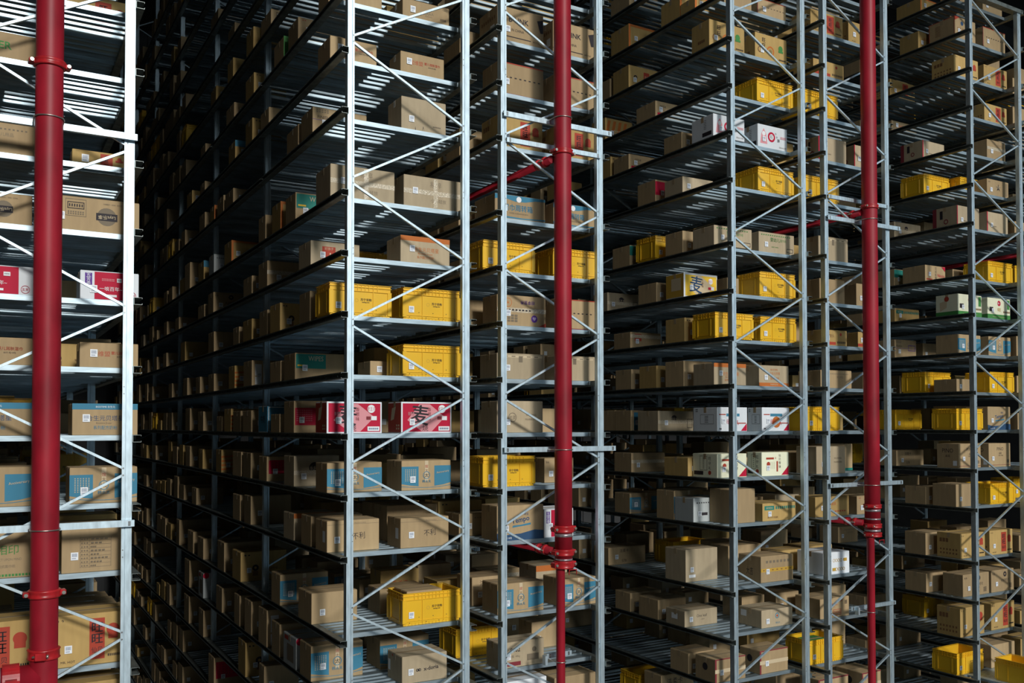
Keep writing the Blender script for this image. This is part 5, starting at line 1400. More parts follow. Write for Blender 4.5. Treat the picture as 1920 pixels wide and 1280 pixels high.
B1 8 stamp s 2979 3403 23570 385 389
B1 8 blank s 3817 4457 9820 388 334
B1 9 blank s 2983 3405 16234 331 264
B1 9 blank s 2984 3569 16784 403 210
B1 9 blank s 2989 3413 17410 400 342
B1 9 blank s 2996 3435 17960 357 325
B1 9 blank s 2981 3431 18510 360 303
B1 9 tote m 2990 3660 19060 430 330
B1 9 tote m 2991 3661 19610 430 330
B1 9 blank s 2996 3574 20200 323 306
B1 9 blank s 2996 3457 20750 342 224
B1 9 blank s 2984 3466 22400 369 328
B1 9 blank s 2996 3518 23020 364 216
B1 9 smallprint s 3902 4457 11686 420 332
B1 10 blank s 2995 3443 16784 407 259
B1 10 bluepanel s 2982 3490 17410 402 381
B1 10 bluepanel s 2988 3616 19060 318 286
B1 10 blank s 2996 3589 19610 387 232
B1 10 blank s 2996 3645 20200 371 191
B1 10 blank s 2998 3573 20750 374 381
B1 10 blank s 2985 3439 21300 386 298
B1 10 orangeedge s 2996 3478 24120 319 351
B1 10 blank s 2988 3529 24670 416 376
B1 10 orangeedge s 3992 4438 12786 306 238
B1 10 tote s 3760 4430 17960 430 330
B1 11 letters s 2995 3470 16784 311 281
B1 11 tanred s 2990 3472 17410 304 321
B1 11 smallprint s 2988 3521 18510 362 242
B1 11 blank s 2979 3477 19610 415 199
B1 11 letters s 2980 3622 20200 391 199
B1 11 tote m 2989 3659 21300 430 330
B1 11 greenlogo s 2986 3531 21850 302 212
B1 11 blank s 2997 3463 23020 401 400
B1 11 smallprint s 2993 3495 24670 317 370
B1 12 tote m 2989 3659 16234 430 330
B1 12 letters s 2988 3478 16784 365 207
B1 12 blank s 2991 3616 17410 404 338
B1 12 blank s 2990 3503 17960 351 314
B1 12 blank s 2991 3599 19610 367 340
B1 12 blank s 2998 3634 20200 344 284
B1 12 blank s 2982 3417 20750 367 343
B1 12 taped2 s 2996 3459 24670 341 252
B1 13 bluepanel s 2987 3631 17960 391 323
B1 13 blank s 2980 3592 18510 328 319
B1 13 taped2 s 2998 3537 19060 314 284
B1 13 taped2 s 2987 3416 19610 383 301
B1 13 blank s 2998 3603 21300 379 348
B1 13 blank s 2999 3548 21850 316 369
B1 13 orangeedge s 2991 3416 22400 320 324
B1 13 blank s 2999 3517 24120 395 371
B1 13 bluepanel s 2991 3431 24670 315 355
B1 13 stamp s 3772 4427 23570 392 292
B2 -6 taped2 s 4709 5339 11686 368 378
B2 -6 blank s 5656 6145 12236 308 384
B2 -5 tanred s 4705 5196 9820 307 319
B2 -5 blank s 5667 6142 10370 378 181
B2 -5 greenlogo s 5563 6156 10920 419 204
B2 -4 blank m 5667 6144 9270 305 315
B2 -4 tote s 5478 6148 10370 430 330
B2 -3 redlogo s 4692 5197 9820 380 213
B2 -3 blank m 4692 5144 10370 306 327
B2 -3 smallprint s 4709 5300 12236 412 371
B2 -3 orangetop m 5730 6171 9270 405 385
B2 -3 blank s 5729 6170 10920 315 312
B2 -3 orangetop s 5716 6150 11686 340 216
B2 -3 blank s 5718 6162 12236 403 395
B2 -3 tanred s 5748 6171 12786 363 236
B2 -3 blank s 5520 6143 13336 414 400
B2 -2 smallprint m 4703 5345 9270 367 256
B2 -2 stamp m 4707 5292 9820 378 357
B2 -2 tote m 4701 5371 12786 430 330
B2 -2 redlogo s 5641 6154 10370 403 310
B2 -1 letters s 4709 5191 9820 340 238
B2 -1 blank s 4704 5317 10920 401 287
B2 -1 blank s 4693 5299 13336 366 259
B2 -1 letters s 4710 5292 13886 405 363
B2 -1 tote m 4704 5374 16234 430 330
B2 -1 smallprint s 4700 5282 16784 374 392
B2 -1 orangetop s 4695 5136 17410 302 387
B2 -1 orangetop s 4696 5185 19060 406 345
B2 -1 tanred s 4692 5156 21300 321 381
B2 -1 taped2 s 5518 6167 10370 323 359
B2 -1 blank s 5529 6159 12236 372 346
B2 -1 orangetop s 5671 6148 12786 336 268
B2 -1 greenlogo s 5701 6147 14584 377 252
B2 -1 blank s 5635 6156 15134 363 268
B2 -1 blank s 5655 6157 15684 321 327
B2 -1 taped2 s 5752 6173 17960 348 297
B2 -1 orangetop s 5508 6141 19060 362 344
B2 -1 orangeedge s 5574 6170 21850 312 362
B2 0 redlogo s 4702 5185 9820 364 256
B2 0 letters s 4700 5176 10370 374 371
B2 0 blank s 5557 6138 9270 306 282
B2 0 blank s 5537 6174 10370 310 283
B2 0 smallprint s 5544 6148 10920 316 291
B2 0 stamp s 5552 6145 12236 313 394
B2 1 stamp s 4706 5164 9820 303 277
B2 1 blank s 5577 6145 9270 345 332
B2 1 redlogo s 5637 6161 10370 411 399
B2 2 blank s 4693 5233 9270 362 340
B2 3 taped2 s 4705 5178 9270 391 199
B2 3 taped2 s 4710 5176 9820 404 253
B2 3 tanred s 5612 6174 9820 373 243
B2 3 redlogo s 5565 6161 10370 381 276
B2 4 taped2 s 4697 5327 9270 380 193
B2 4 smallprint s 4698 5266 9820 342 215
B2 4 blank s 4706 5129 10920 315 338
B2 4 stamp s 4698 5210 11686 361 251
B2 4 greenlogo s 5496 6141 9270 369 334
B2 4 blank s 5639 6149 10920 333 358
B2 4 blank s 5552 6163 11686 364 206
B2 5 taped2 s 4707 5271 9270 341 326
B2 5 orangeedge s 4698 5265 9820 354 384
B2 5 smallprint s 4704 5344 10920 344 299
B2 5 blank s 4701 5234 12236 335 217
B2 5 bluepanel s 4710 5245 13336 374 352
B2 5 orangetop s 4700 5352 13886 365 259
B2 5 blank s 4702 5312 14584 404 241
B2 5 blank s 4697 5246 15134 375 242
B2 5 blank s 4707 5210 15684 339 199
B2 5 orangeedge s 4708 5298 16234 306 199
B2 5 greenlogo s 4694 5292 16784 395 312
B2 5 blank s 5588 6146 10370 416 269
B2 5 blank s 5695 6149 10920 335 313
B2 6 blank s 5724 6159 9820 394 288
B2 6 blank s 5526 6148 10370 396 392
B2 7 blank s 4711 5291 9270 415 292
B2 7 letters s 4695 5296 16784 316 224
B2 7 blank s 5711 6169 9270 346 300
B2 7 redlogo s 5517 6150 9820 384 365
B2 7 blank s 5558 6161 10370 339 237
B2 7 blank s 5667 6144 10920 401 220
B2 7 redlogo s 5537 6140 11686 340 345
B2 8 blank s 4711 5261 9270 395 192
B2 8 blank s 4698 5164 9820 344 355
B2 8 stamp s 5548 6156 9270 420 246
B2 9 blank s 4699 5154 14584 330 236
B2 9 blank s 5680 6157 10920 408 188
B2 9 bluepanel s 5689 6173 11686 350 217
B2 9 blank s 5696 6167 12236 331 248
C1 -7 bluepanel s 7998 8585 12786 365 399
C1 -7 blank s 8886 9448 11686 337 370
C1 -7 blank s 8924 9436 12236 388 187
C1 -6 stamp s 8016 8664 12786 396 306
C1 -6 blank s 8914 9437 10920 320 282
C1 -6 blank s 8915 9465 11686 406 285
C1 -6 taped2 s 8951 9441 12786 306 217
C1 -6 greenlogo s 8993 9449 13336 411 192
C1 -5 blank m 8015 8632 12236 404 266
C1 -5 blank s 8002 8524 12786 327 284
C1 -5 taped2 s 8956 9446 9820 420 236
C1 -5 blank s 8998 9455 10370 412 372
C1 -5 bluepanel s 8948 9464 10920 348 263
C1 -5 stamp s 8910 9455 11686 352 345
C1 -5 blank s 9007 9457 12236 376 382
C1 -4 tanred s 8006 8522 12236 390 256
C1 -4 blank s 8009 8580 15684 372 308
C1 -4 tote s 7998 8668 16784 430 330
C1 -4 blank s 9043 9468 9270 370 289
C1 -4 bluepanel s 8985 9439 10370 318 183
C1 -4 orangetop s 9009 9446 10920 334 366
C1 -4 blank s 8845 9459 11686 325 230
C1 -4 orangetop s 8907 9469 12236 332 340
C1 -4 blank s 8992 9437 12786 349 363
C1 -4 orangeedge s 8831 9460 14584 369 291
C1 -4 blank s 8989 9457 15684 360 320
C1 -4 tote s 8793 9463 16784 430 330
C1 -3 blank s 8002 8626 11686 327 327
C1 -3 letters s 8011 8557 12236 348 259
C1 -3 blank s 8006 8434 12786 403 376
C1 -3 orangeedge s 8008 8476 13336 308 364
C1 -3 blank s 8001 8585 19060 379 391
C1 -3 blank s 8012 8579 19610 362 379
C1 -3 blank m 8921 9470 11686 333 322
C1 -3 blank s 9018 9442 12236 323 196
C1 -3 blank s 8835 9460 13336 408 222
C1 -3 redlogo s 8882 9453 19610 349 371
C1 -2 blank s 8000 8526 11686 413 305
C1 -2 smallprint s 8009 8595 12236 345 360
C1 -2 greenlogo s 8009 8593 12786 339 223
C1 -2 blank s 8014 8571 13336 326 338
C1 -2 blank s 8008 8608 14584 389 195
C1 -2 blank s 8893 9456 9270 385 261
C1 -2 blank s 9005 9450 9820 415 307
C1 -2 blank s 8947 9443 10370 417 321
C1 -2 stamp s 9013 9447 10920 328 268
C1 -2 blank s 8824 9473 12786 357 323
C1 -2 stamp s 8788 9436 13336 389 311
C1 -1 blank s 8006 8542 14584 381 269
C1 -1 letters s 8010 8628 15134 363 290
C1 -1 blank s 8011 8436 16784 353 363
C1 -1 tanred s 8005 8447 17410 402 380
C1 -1 blank s 7998 8545 17960 413 288
C1 -1 redlogo s 8002 8532 18510 351 239
C1 -1 blank s 8956 9454 9270 313 222
C1 -1 stamp s 8845 9466 10370 358 217
C1 -1 blank s 8871 9444 10920 353 227
C1 -1 bluepanel s 8956 9465 12236 357 186
C1 -1 blank s 8829 9470 12786 374 363
C1 -1 blank s 8782 9437 13886 354 238
C1 -1 greenlogo s 8914 9452 14584 385 284
C1 -1 blank s 8991 9448 15134 419 215
C1 -1 tanred s 8898 9442 16234 341 272
C1 -1 blank s 8799 9448 16784 346 318
C1 0 orangetop s 8945 9470 9820 353 312
C1 0 tote m 8799 9469 10370 430 330
C1 0 taped2 s 8996 9466 10920 416 355
C1 0 blank s 9040 9462 13336 351 362
C1 1 redlogo s 8014 8546 12786 387 388
C1 1 letters s 7998 8452 14584 355 199
C1 1 blank s 8012 8513 15684 371 289
C1 1 taped2 s 8014 8616 16234 407 246
C1 1 blank s 8009 8464 17960 338 386
C1 1 letters s 8005 8514 18510 308 208
C1 1 blank s 8013 8530 19060 389 247
C1 1 bluepanel s 8926 9450 9270 308 360
C1 1 blank s 8989 9450 12236 359 269
C1 1 blank s 9036 9463 12786 347 357
C1 1 blank s 8912 9473 13886 393 230
C1 1 redlogo s 8935 9452 18510 302 243
C1 2 smallprint s 7997 8496 12786 419 246
C1 2 taped2 s 7998 8431 13336 329 386
C1 2 taped2 s 8008 8583 14584 353 314
C1 2 orangeedge s 8004 8586 15684 349 308
C1 2 orangeedge s 8898 9449 11686 384 207
C1 2 redlogo s 8861 9454 12236 337 296
C1 2 tanred s 9024 9474 12786 317 241
C1 2 blank s 8929 9475 13336 331 379
C1 2 blank s 8840 9473 13886 331 385
C1 3 taped2 s 7999 8587 11686 385 271
C1 3 blank s 8925 9452 9270 301 268
C1 3 orangeedge s 8922 9437 9820 379 351
C1 3 blank s 8825 9459 10370 371 227
C1 3 taped2 s 8925 9435 11686 393 321
C1 3 blank s 8916 9452 12236 404 321
C1 4 blank s 8011 8621 13336 300 230
C1 4 blank s 8998 9474 9270 307 221
C1 4 blank s 9031 9455 9820 339 348
C1 4 stamp s 8990 9445 10370 384 396
C1 4 letters s 8850 9457 10920 386 251
C1 4 blank s 8959 9470 12236 382 225
C1 4 redlogo s 8985 9449 12786 414 220
C1 5 bluepanel s 8013 8658 11686 416 197
C1 5 taped2 s 8000 8451 13886 400 360
C1 5 blank s 8969 9461 9270 344 281
C1 5 letters s 8988 9442 11686 380 234
C1 5 blank s 8996 9438 12236 363 394
C1 6 stamp s 8001 8453 12236 339 280
C1 6 blank s 8005 8514 12786 312 355
C1 6 stamp s 8010 8491 13336 338 312
C1 6 taped2 s 8966 9446 9270 320 296
C1 6 blank s 9006 9459 9820 364 306
C1 6 blank s 8933 9437 10370 351 215
C1 6 blank s 9039 9465 10920 403 189
C1 6 bluepanel s 9001 9446 11686 366 301
C1 7 stamp s 7999 8529 12786 320 278
C1 7 greenlogo s 8004 8440 13886 364 362
C1 7 blank s 8843 9449 9270 368 312
C1 7 blank s 8871 9445 9820 310 370
C1 7 blank s 8833 9466 11686 419 341
C1 8 redlogo s 8008 8486 12236 393 244
C1 8 blank s 8985 9474 9270 417 245
C1 8 letters s 8850 9445 9820 325 235
C1 8 blank s 9035 9468 10920 382 368
C1 8 blank s 8988 9446 11686 346 382
C1 8 letters s 8982 9459 14584 398 325
C1 9 letters s 8015 8582 12236 326 372
C1 9 blank s 9030 9455 9270 401 230
C1 9 blank s 9010 9467 9820 379 340
C1 9 tanred s 8894 9448 10370 343 293
C1 9 bluepanel s 8869 9469 10920 390 275
C1 9 stamp s 8950 9465 11686 406 345
C1 9 smallprint s 9008 9473 16234 374 266
C1 10 blank s 8011 8524 11686 360 228
C1 10 tanred s 9020 9474 10920 354 278
C1 10 tote m 8800 9470 11686 430 330
C1 10 blank s 8803 9437 12786 420 203
C1 11 redlogo s 8827 9442 11686 379 394
C2 -7 stamp s 9686 10239 12786 352 187
C2 -7 tanred s 9691 10247 13886 350 305
C2 -6 smallprint s 9685 10208 9270 415 366
C2 -6 stamp s 9686 10181 9820 325 275
C2 -6 redlogo s 9692 10322 11686 364 380
C2 -6 blank s 9683 10274 12236 308 352
C2 -6 orangetop s 9683 10291 12786 411 388
C2 -6 blank s 10568 11120 9270 346 341
C2 -5 tanred s 9681 10339 9820 330 224
C2 -5 bluepanel s 9684 10339 10370 374 209
C2 -5 taped2 s 10613 11120 9270 348 384
C2 -5 smallprint s 10608 11116 10370 361 345
C2 -4 blank m 9698 10148 9270 397 282
C2 -4 orangetop s 9682 10244 10370 390 335
C2 -4 orangetop s 9687 10266 13886 364 279
C2 -4 blank s 10685 11138 9270 333 279
C2 -4 blank s 10602 11133 13336 391 306
C2 -3 tanred s 9685 10292 9270 319 284
C2 -3 blank s 9696 10248 11686 380 317
C2 -3 blank s 9700 10163 12236 371 379
C2 -3 letters s 9688 10158 19060 389 345
C2 -3 blank m 10533 11115 10370 410 400
C2 -3 tanred s 10498 11117 11686 304 299
C2 -3 letters s 10699 11149 12236 313 276
C2 -3 blank s 10576 11114 12786 373 252
C2 -3 orangeedge s 10704 11139 13886 330 356
C2 -2 orangetop s 9696 10168 9270 347 270
C2 -2 blank s 9684 10246 9820 320 214
C2 -2 smallprint s 9687 10197 11686 404 314
C2 -2 letters s 9684 10235 12236 392 181
C2 -2 blank s 9691 10168 13886 399 327
C2 -2 bluepanel s 10651 11115 9820 362 310
C2 -2 blank s 10551 11138 12236 369 353
C2 -2 greenlogo s 10546 11132 12786 350 392
C2 -2 blank s 10626 11114 13336 331 302
C2 -2 blank s 10610 11138 14584 418 186
C2 -2 bluepanel s 10506 11114 15134 387 211
C2 -1 blank s 9680 10223 9270 418 306
C2 -1 blank s 9690 10273 9820 310 282
C2 -1 orangeedge s 9697 10186 12236 387 335
C2 -1 blank s 9697 10328 13336 379 208
C2 -1 blank s 9683 10128 13886 413 368
C2 -1 tanred s 9689 10268 15684 368 367
C2 -1 bluepanel s 9698 10259 16234 331 371
C2 -1 blank s 9688 10347 16784 370 241
C2 -1 blank s 9691 10183 19060 316 345
C2 -1 orangeedge s 10510 11119 9820 332 370
C2 -1 orangetop s 10622 11118 10920 338 220
C2 -1 taped2 s 10556 11129 11686 323 382
C2 -1 blank s 10723 11149 12236 342 271
C2 -1 blank s 10545 11134 14584 416 321
C2 -1 orangeedge s 10456 11110 15134 353 331
C2 -1 blank s 10669 11111 19610 323 316
C2 0 blank s 9697 10322 9820 317 190
C2 0 taped2 s 9685 10300 10370 338 265
C2 0 blank s 9691 10179 13886 324 372
C2 0 tanred s 10504 11110 9270 381 231
C2 0 redlogo s 10585 11127 14584 409 396
C2 1 blank s 9693 10272 13886 340 284
C2 1 tote m 9686 10356 15684 430 330
C2 1 stamp s 9680 10298 16784 373 358
C2 1 orangeedge s 10656 11135 9820 305 247
C2 2 blank s 9684 10325 9270 300 385
C2 2 blank s 9681 10250 11686 323 274
C2 3 blank s 9691 10194 9270 336 249
C2 3 blank s 9696 10134 12236 417 217
C2 3 redlogo s 9686 10333 14584 411 317
C2 3 orangeedge s 10526 11116 15134 367 222
C2 4 redlogo s 9685 10216 9270 323 313
C2 4 smallprint s 9684 10326 10370 398 360
C2 4 blank s 9699 10319 11686 314 224
C2 4 tanred s 9698 10187 12236 387 182
C2 4 blank s 9689 10227 14584 329 315
C2 4 taped2 s 10517 11122 9270 416 249
C2 5 stamp s 9681 10105 10920 353 376
C2 5 tote m 9697 10367 11686 430 330
C2 5 blank s 9685 10127 12236 383 215
C2 5 greenlogo s 9687 10159 13336 368 321
C2 5 blank s 9694 10168 13886 395 251
C2 5 blank s 10633 11118 9820 360 269
C2 5 orangeedge s 10575 11136 10370 347 393
C2 5 blank s 10559 11115 14584 420 270
C2 6 orangeedge s 9690 10112 9270 358 379
C2 6 blank s 9694 10164 10370 322 198
C2 6 stamp s 9690 10171 12786 399 279
C2 6 greenlogo s 9681 10293 13336 334 268
C2 6 tanred s 10576 11139 9270 343 384
C2 6 blank s 10539 11123 9820 350 350
C2 7 blank s 9685 10151 10920 401 306
C2 7 blank s 9700 10358 11686 364 282
C2 7 stamp s 9687 10142 13886 321 333
C2 7 blank s 10672 11134 9270 305 185
C2 8 blank s 9681 10301 11686 417 264
C2 8 blank s 9692 10185 12236 359 369
C2 8 blank s 9693 10262 13336 329 270
C2 8 taped2 s 9690 10258 14584 301 189
C2 8 blank s 10540 11116 9270 353 383
C2 8 orangetop s 10645 11122 9820 339 376
C2 8 bluepanel s 10629 11140 15134 335 184
C2 9 stamp s 9684 10217 9270 335 370
C2 9 tanred s 9687 10330 11686 334 225
C2 9 tote s 9691 10361 12236 430 330
C2 9 smallprint s 9698 10151 12786 394 196
C2 9 orangeedge s 9685 10265 13336 381 350
C2 9 orangetop s 9687 10252 13886 420 216
C2 9 blank s 9682 10179 16234 362 364
C2 9 redlogo s 10662 11138 9270 371 257
C2 9 tote m 10478 11148 9820 430 330
C2 9 redlogo s 10472 11130 11686 329 180
C2 10 tote s 9683 10353 9820 430 330
C2 10 tote s 9697 10367 10920 430 330
C2 10 tote s 9684 10354 11686 430 330
C2 10 tanred s 9688 10342 13336 375 358
C2 10 blank s 10523 11123 9270 344 201
C2 10 bluepanel s 10534 11147 9820 397 206
C2 10 blank s 10514 11140 11686 337 267
D1 -7 smallprint s 12944 13600 10370 379 244
D1 -7 taped2 s 12934 13366 10920 339 233
D1 -7 smallprint s 13797 14378 9270 311 359
D1 -7 blank s 13933 14387 10370 302 334
D1 -6 blank m 12939 13508 10370 399 196
D1 -6 smallprint s 12936 13440 11686 400 253
D1 -6 blank s 13755 14393 10370 354 326
D1 -6 redlogo s 13827 14394 10920 390 196
D1 -6 taped2 s 13743 14382 12786 327 235
D1 -5 greenlogo m 12927 13495 10370 362 343
D1 -5 blank s 12926 13526 12786 304 255
D1 -5 blank s 13951 14402 9270 334 360
D1 -5 tote m 13738 14408 9820 430 330
D1 -5 blank s 13941 14395 10370 324 316
D1 -5 blank s 13745 14382 12786 348 353
D1 -4 letters s 12936 13553 17960 372 248
D1 -4 tanred s 13730 14383 10920 364 238
D1 -4 blank s 13941 14393 11686 345 245
D1 -4 blank s 13840 14390 13336 334 378
D1 -4 stamp s 13768 14378 13886 373 348
D1 -4 blank s 13785 14384 14584 308 313
D1 -3 smallprint m 12945 13457 10920 405 277
D1 -3 blank s 12942 13507 11686 302 181
D1 -3 taped2 s 12928 13512 12236 341 250
D1 -3 blank s 13760 14384 9820 349 256
D1 -3 redlogo s 13855 14383 11686 416 230
D1 -3 blank s 13756 14378 12236 303 284
D1 -3 blank s 13873 14387 13336 319 188
D1 -2 blank s 12935 13581 10370 419 324
D1 -2 redlogo s 12930 13501 12236 357 356
D1 -2 tote s 12925 13595 14584 430 330
D1 -2 blank s 12939 13375 16784 347 390
D1 -2 greenlogo s 12938 13389 17410 343 202
D1 -2 blank s 13885 14406 10370 416 368
D1 -2 redlogo s 13943 14394 11686 357 356
D1 -2 stamp s 13792 14376 12236 409 332
D1 -2 blank s 13817 14399 13886 329 208
D1 -1 tote m 12943 13613 10920 430 330
D1 -1 blank s 12935 13374 13336 342 299
D1 -1 letters s 12937 13524 14584 355 276
D1 -1 stamp s 12933 13381 15134 401 270
D1 -1 blank s 12939 13439 16234 362 347
D1 -1 taped2 s 12931 13354 16784 401 344
D1 -1 blank s 12926 13416 17960 344 385
D1 -1 orangeedge s 13917 14377 9270 372 397
D1 -1 blank s 13949 14390 9820 404 251
D1 -1 blank s 13902 14386 13336 395 233
D1 -1 blank s 13894 14391 13886 403 369
D1 -1 greenlogo s 13902 14385 14584 383 373
D1 -1 orangeedge s 13850 14377 15134 314 359
D1 -1 blank s 13946 14411 15684 322 394
D1 -1 blank s 13853 14404 16784 333 295
D1 -1 tote s 13715 14385 17410 430 330
D1 0 blank s 13834 14381 9270 405 389
D1 0 blank s 13952 14375 9820 358 361
D1 0 blank s 13938 14390 11686 409 192
D1 1 taped2 s 12938 13365 10370 371 386
D1 1 taped2 s 12935 13408 11686 369 332
D1 1 blank s 12945 13581 12236 385 254
D1 1 tanred s 12941 13544 13336 371 383
D1 1 orangetop s 12927 13428 14584 370 334
D1 1 letters s 12930 13497 15684 327 309
D1 1 blank s 12936 13444 16234 365 344
D1 1 blank s 12939 13568 16784 400 297
D1 1 blank s 12945 13484 17960 322 329
D1 1 blank s 13723 14376 11686 336 232
D1 1 stamp s 13885 14407 13336 381 346
D1 1 blank s 13890 14410 14584 316 269
D1 2 tanred s 12930 13551 10370 304 309
D1 2 bluepanel s 12938 13455 10920 328 275
D1 2 blank s 12927 13569 11686 306 398
D1 2 bluepanel s 12935 13398 12236 367 188
D1 2 blank s 12944 13401 12786 308 384
D1 2 blank s 12933 13495 17410 406 381
D1 2 blank s 13778 14385 9820 368 280
D1 2 blank s 13837 14391 11686 348 196
D1 2 blank s 13851 14376 14584 310 320
D1 2 blank s 13849 14384 15134 368 373
D1 3 smallprint s 12939 13444 10370 317 238
D1 3 blank s 12943 13580 15684 340 194
D1 3 tanred s 13779 14391 11686 349 217
D1 3 blank s 13897 14396 12236 409 301
D1 4 blank s 12937 13424 10370 410 282
D1 4 orangeedge s 12929 13516 10920 314 279
D1 4 greenlogo s 12934 13368 11686 329 283
D1 4 blank s 13798 14398 9270 361 278
D1 4 blank s 13907 14392 9820 413 215
D1 4 blank s 13812 14413 10370 368 256
D1 5 orangetop s 12928 13421 11686 413 362
D1 5 taped2 s 12934 13464 16784 361 275
D1 5 blank s 13852 14407 9820 351 373
D1 5 blank s 13921 14378 10370 393 335
D1 5 blank s 13966 14407 10920 360 314
D1 5 blank s 13952 14414 11686 374 239
D1 6 blank s 12931 13488 10920 380 345
D1 6 tanred s 13778 14388 10920 361 398
D1 6 tanred s 13845 14389 11686 333 242
D1 6 tanred s 13939 14386 12786 338 267
D1 7 blank s 12943 13389 10920 359 197
D1 7 stamp s 12932 13589 13336 407 363
D1 7 smallprint s 12928 13441 13886 405 395
D1 7 blank s 12941 13385 14584 331 399
D1 7 bluepanel s 13808 14400 10370 369 239
D1 7 greenlogo s 13838 14379 12786 380 397
D1 8 blank s 12937 13367 10370 303 359
D1 8 stamp s 12932 13430 10920 389 279
D1 8 orangeedge s 13948 14380 9270 338 211
D1 8 greenlogo s 13809 14375 10920 407 299
D1 9 taped2 s 12930 13490 11686 409 360
D1 9 blank s 13762 14388 9270 389 206
D1 9 blank s 13885 14396 9820 358 204
D1 9 tote m 13744 14414 10370 430 330
D1 9 bluepanel s 13826 14378 10920 319 275
D1 10 blank s 12936 13360 10370 338 340
D1 10 smallprint s 13773 14389 9270 366 331
D1 10 blank s 13930 14408 9820 325 206
D1 10 blank s 13941 14380 11686 376 313
D1 11 tanred s 12931 13547 10370 323 193
D1 11 blank s 12940 13466 12236 305 339
D1 11 blank s 12938 13541 12786 312 194
D1 11 blank s 13814 14391 9270 416 388
D1 11 blank s 13939 14378 10370 374 305
D2 -8 blank s 14647 15167 10920 402 246
D2 -8 blank s 14637 15238 11686 323 364
D2 -8 letters s 15576 16116 10920 349 322
D2 -8 blank s 15514 16117 12236 371 289
D2 -7 blank s 14644 15265 8720 321 279
D2 -7 blank s 14631 15159 9270 324 322
D2 -7 blank s 14636 15080 10370 344 200
D2 -7 tanred s 14633 15250 12236 405 279
D2 -7 blank s 15568 16094 9270 357 398
D2 -7 letters s 15479 16097 10370 385 393
D2 -7 blank s 15487 16118 11686 316 242
D2 -6 tanred s 14644 15254 8720 319 346
D2 -6 smallprint s 14644 15200 9270 416 317
D2 -6 blank s 14638 15183 11686 407 283
D2 -6 orangetop s 15561 16094 9270 393 339
D2 -6 letters s 15642 16099 10920 399 268
D2 -5 orangeedge s 14640 15161 8720 370 213
D2 -5 greenlogo s 14650 15272 11686 324 387
D2 -5 orangetop s 14647 15251 12236 377 249
D2 -5 blank s 15533 16091 9820 361 320
D2 -4 smallprint s 14636 15180 8720 339 218
D2 -4 redlogo s 14644 15117 9270 413 292
D2 -4 stamp s 14646 15112 9820 308 333
D2 -4 blank s 14643 15302 10920 361 326
D2 -4 redlogo s 14645 15068 11686 372 243
D2 -4 smallprint s 14636 15156 12236 334 295
D2 -4 letters s 14642 15289 13336 418 275
D2 -4 blank s 15598 16092 9270 350 268
D2 -4 greenlogo s 15628 16119 10920 392 351
D2 -3 blank s 14640 15088 8720 414 254
D2 -3 greenlogo s 14643 15127 9820 321 280
D2 -3 stamp s 14633 15181 10370 353 334
D2 -3 blank s 14641 15237 11686 382 199
D2 -3 blank s 14637 15222 12236 301 192
D2 -3 stamp s 15605 16085 9270 394 194
D2 -3 blank s 15547 16091 9820 315 349
D2 -3 blank s 15650 16105 10370 303 188
D2 -3 blank s 15475 16116 12786 364 264
D2 -2 blank s 14650 15245 9270 316 290
D2 -2 blank s 14646 15194 9820 361 333
D2 -2 blank s 14641 15227 10370 351 323
D2 -2 blank s 14641 15236 11686 389 285
D2 -2 tote m 15433 16103 9270 430 330
D2 -1 blank s 14645 15128 13336 413 376
D2 -1 bluepanel s 14638 15213 13886 318 382
D2 -1 blank s 15624 16111 10920 340 367
D2 -1 tanred s 15561 16095 12786 346 288
D2 -1 greenlogo s 15524 16082 15134 367 348
D2 0 taped2 s 14648 15183 8720 413 271
D2 0 blank s 14638 15072 12236 381 343
D2 0 blank s 15491 16107 12236 329 265
D2 0 tote s 15411 16081 12786 430 330
D2 1 bluepanel s 14640 15221 8720 314 289
D2 1 blank s 14642 15215 10920 324 400
D2 1 blank s 14641 15175 16234 349 183
D2 1 tanred s 15472 16110 10370 399 397
D2 2 blank s 14643 15165 8720 369 348
D2 2 redlogo s 15451 16081 11686 399 372
D2 3 orangeedge s 14649 15289 9270 365 343
D2 3 stamp s 14648 15148 9820 305 355
D2 3 greenlogo s 14637 15241 10370 398 263
D2 3 greenlogo s 14636 15164 12236 330 371
D2 3 orangetop s 15639 16111 9820 354 328
D2 3 blank s 15625 16111 10920 329 227
D2 4 tote m 14633 15303 8720 430 330
D2 4 letters s 15569 16093 10370 349 343
D2 4 blank s 15574 16103 10920 366 182
D2 5 blank s 14637 15090 8720 319 259
D2 5 tote m 14648 15318 9270 430 330
D2 5 letters s 14636 15145 9820 350 361
D2 5 blank s 14650 15179 11686 368 319
D2 5 letters s 15640 16114 9270 360 206
D2 5 orangeedge s 15566 16117 9820 403 287
D2 5 blank s 15667 16090 10370 340 236
D2 5 blank s 15671 16106 10920 372 206
D2 5 blank s 15650 16091 11686 331 344
D2 5 blank s 15620 16098 12786 331 250
D2 6 blank s 14634 15126 9820 332 372
D2 6 blank s 14631 15201 10920 307 240
D2 6 smallprint s 14647 15165 13336 329 385
D2 6 blank s 15521 16103 9270 338 355
D2 6 tote s 15425 16095 10920 430 330
D2 6 stamp s 15554 16085 12236 399 260
D2 6 blank s 15632 16097 13336 415 367
D2 7 tanred s 14635 15263 9270 345 360
D2 7 blank s 14643 15202 9820 387 196
D2 7 taped2 s 14647 15221 10920 306 249
D2 7 blank s 15616 16115 9270 408 334
D2 7 blank s 15578 16096 10920 407 365
D2 8 smallprint s 14632 15124 8720 376 390
D2 8 blank s 14647 15306 9270 372 365
D2 8 orangetop s 15538 16085 9270 377 335
D2 8 blank s 15553 16111 10370 337 262
D2 8 blank s 15664 16088 10920 353 355
D2 9 blank s 14642 15264 8720 308 272
D2 9 taped2 s 14647 15081 9820 380 285
D2 9 taped2 s 14632 15283 10370 359 345
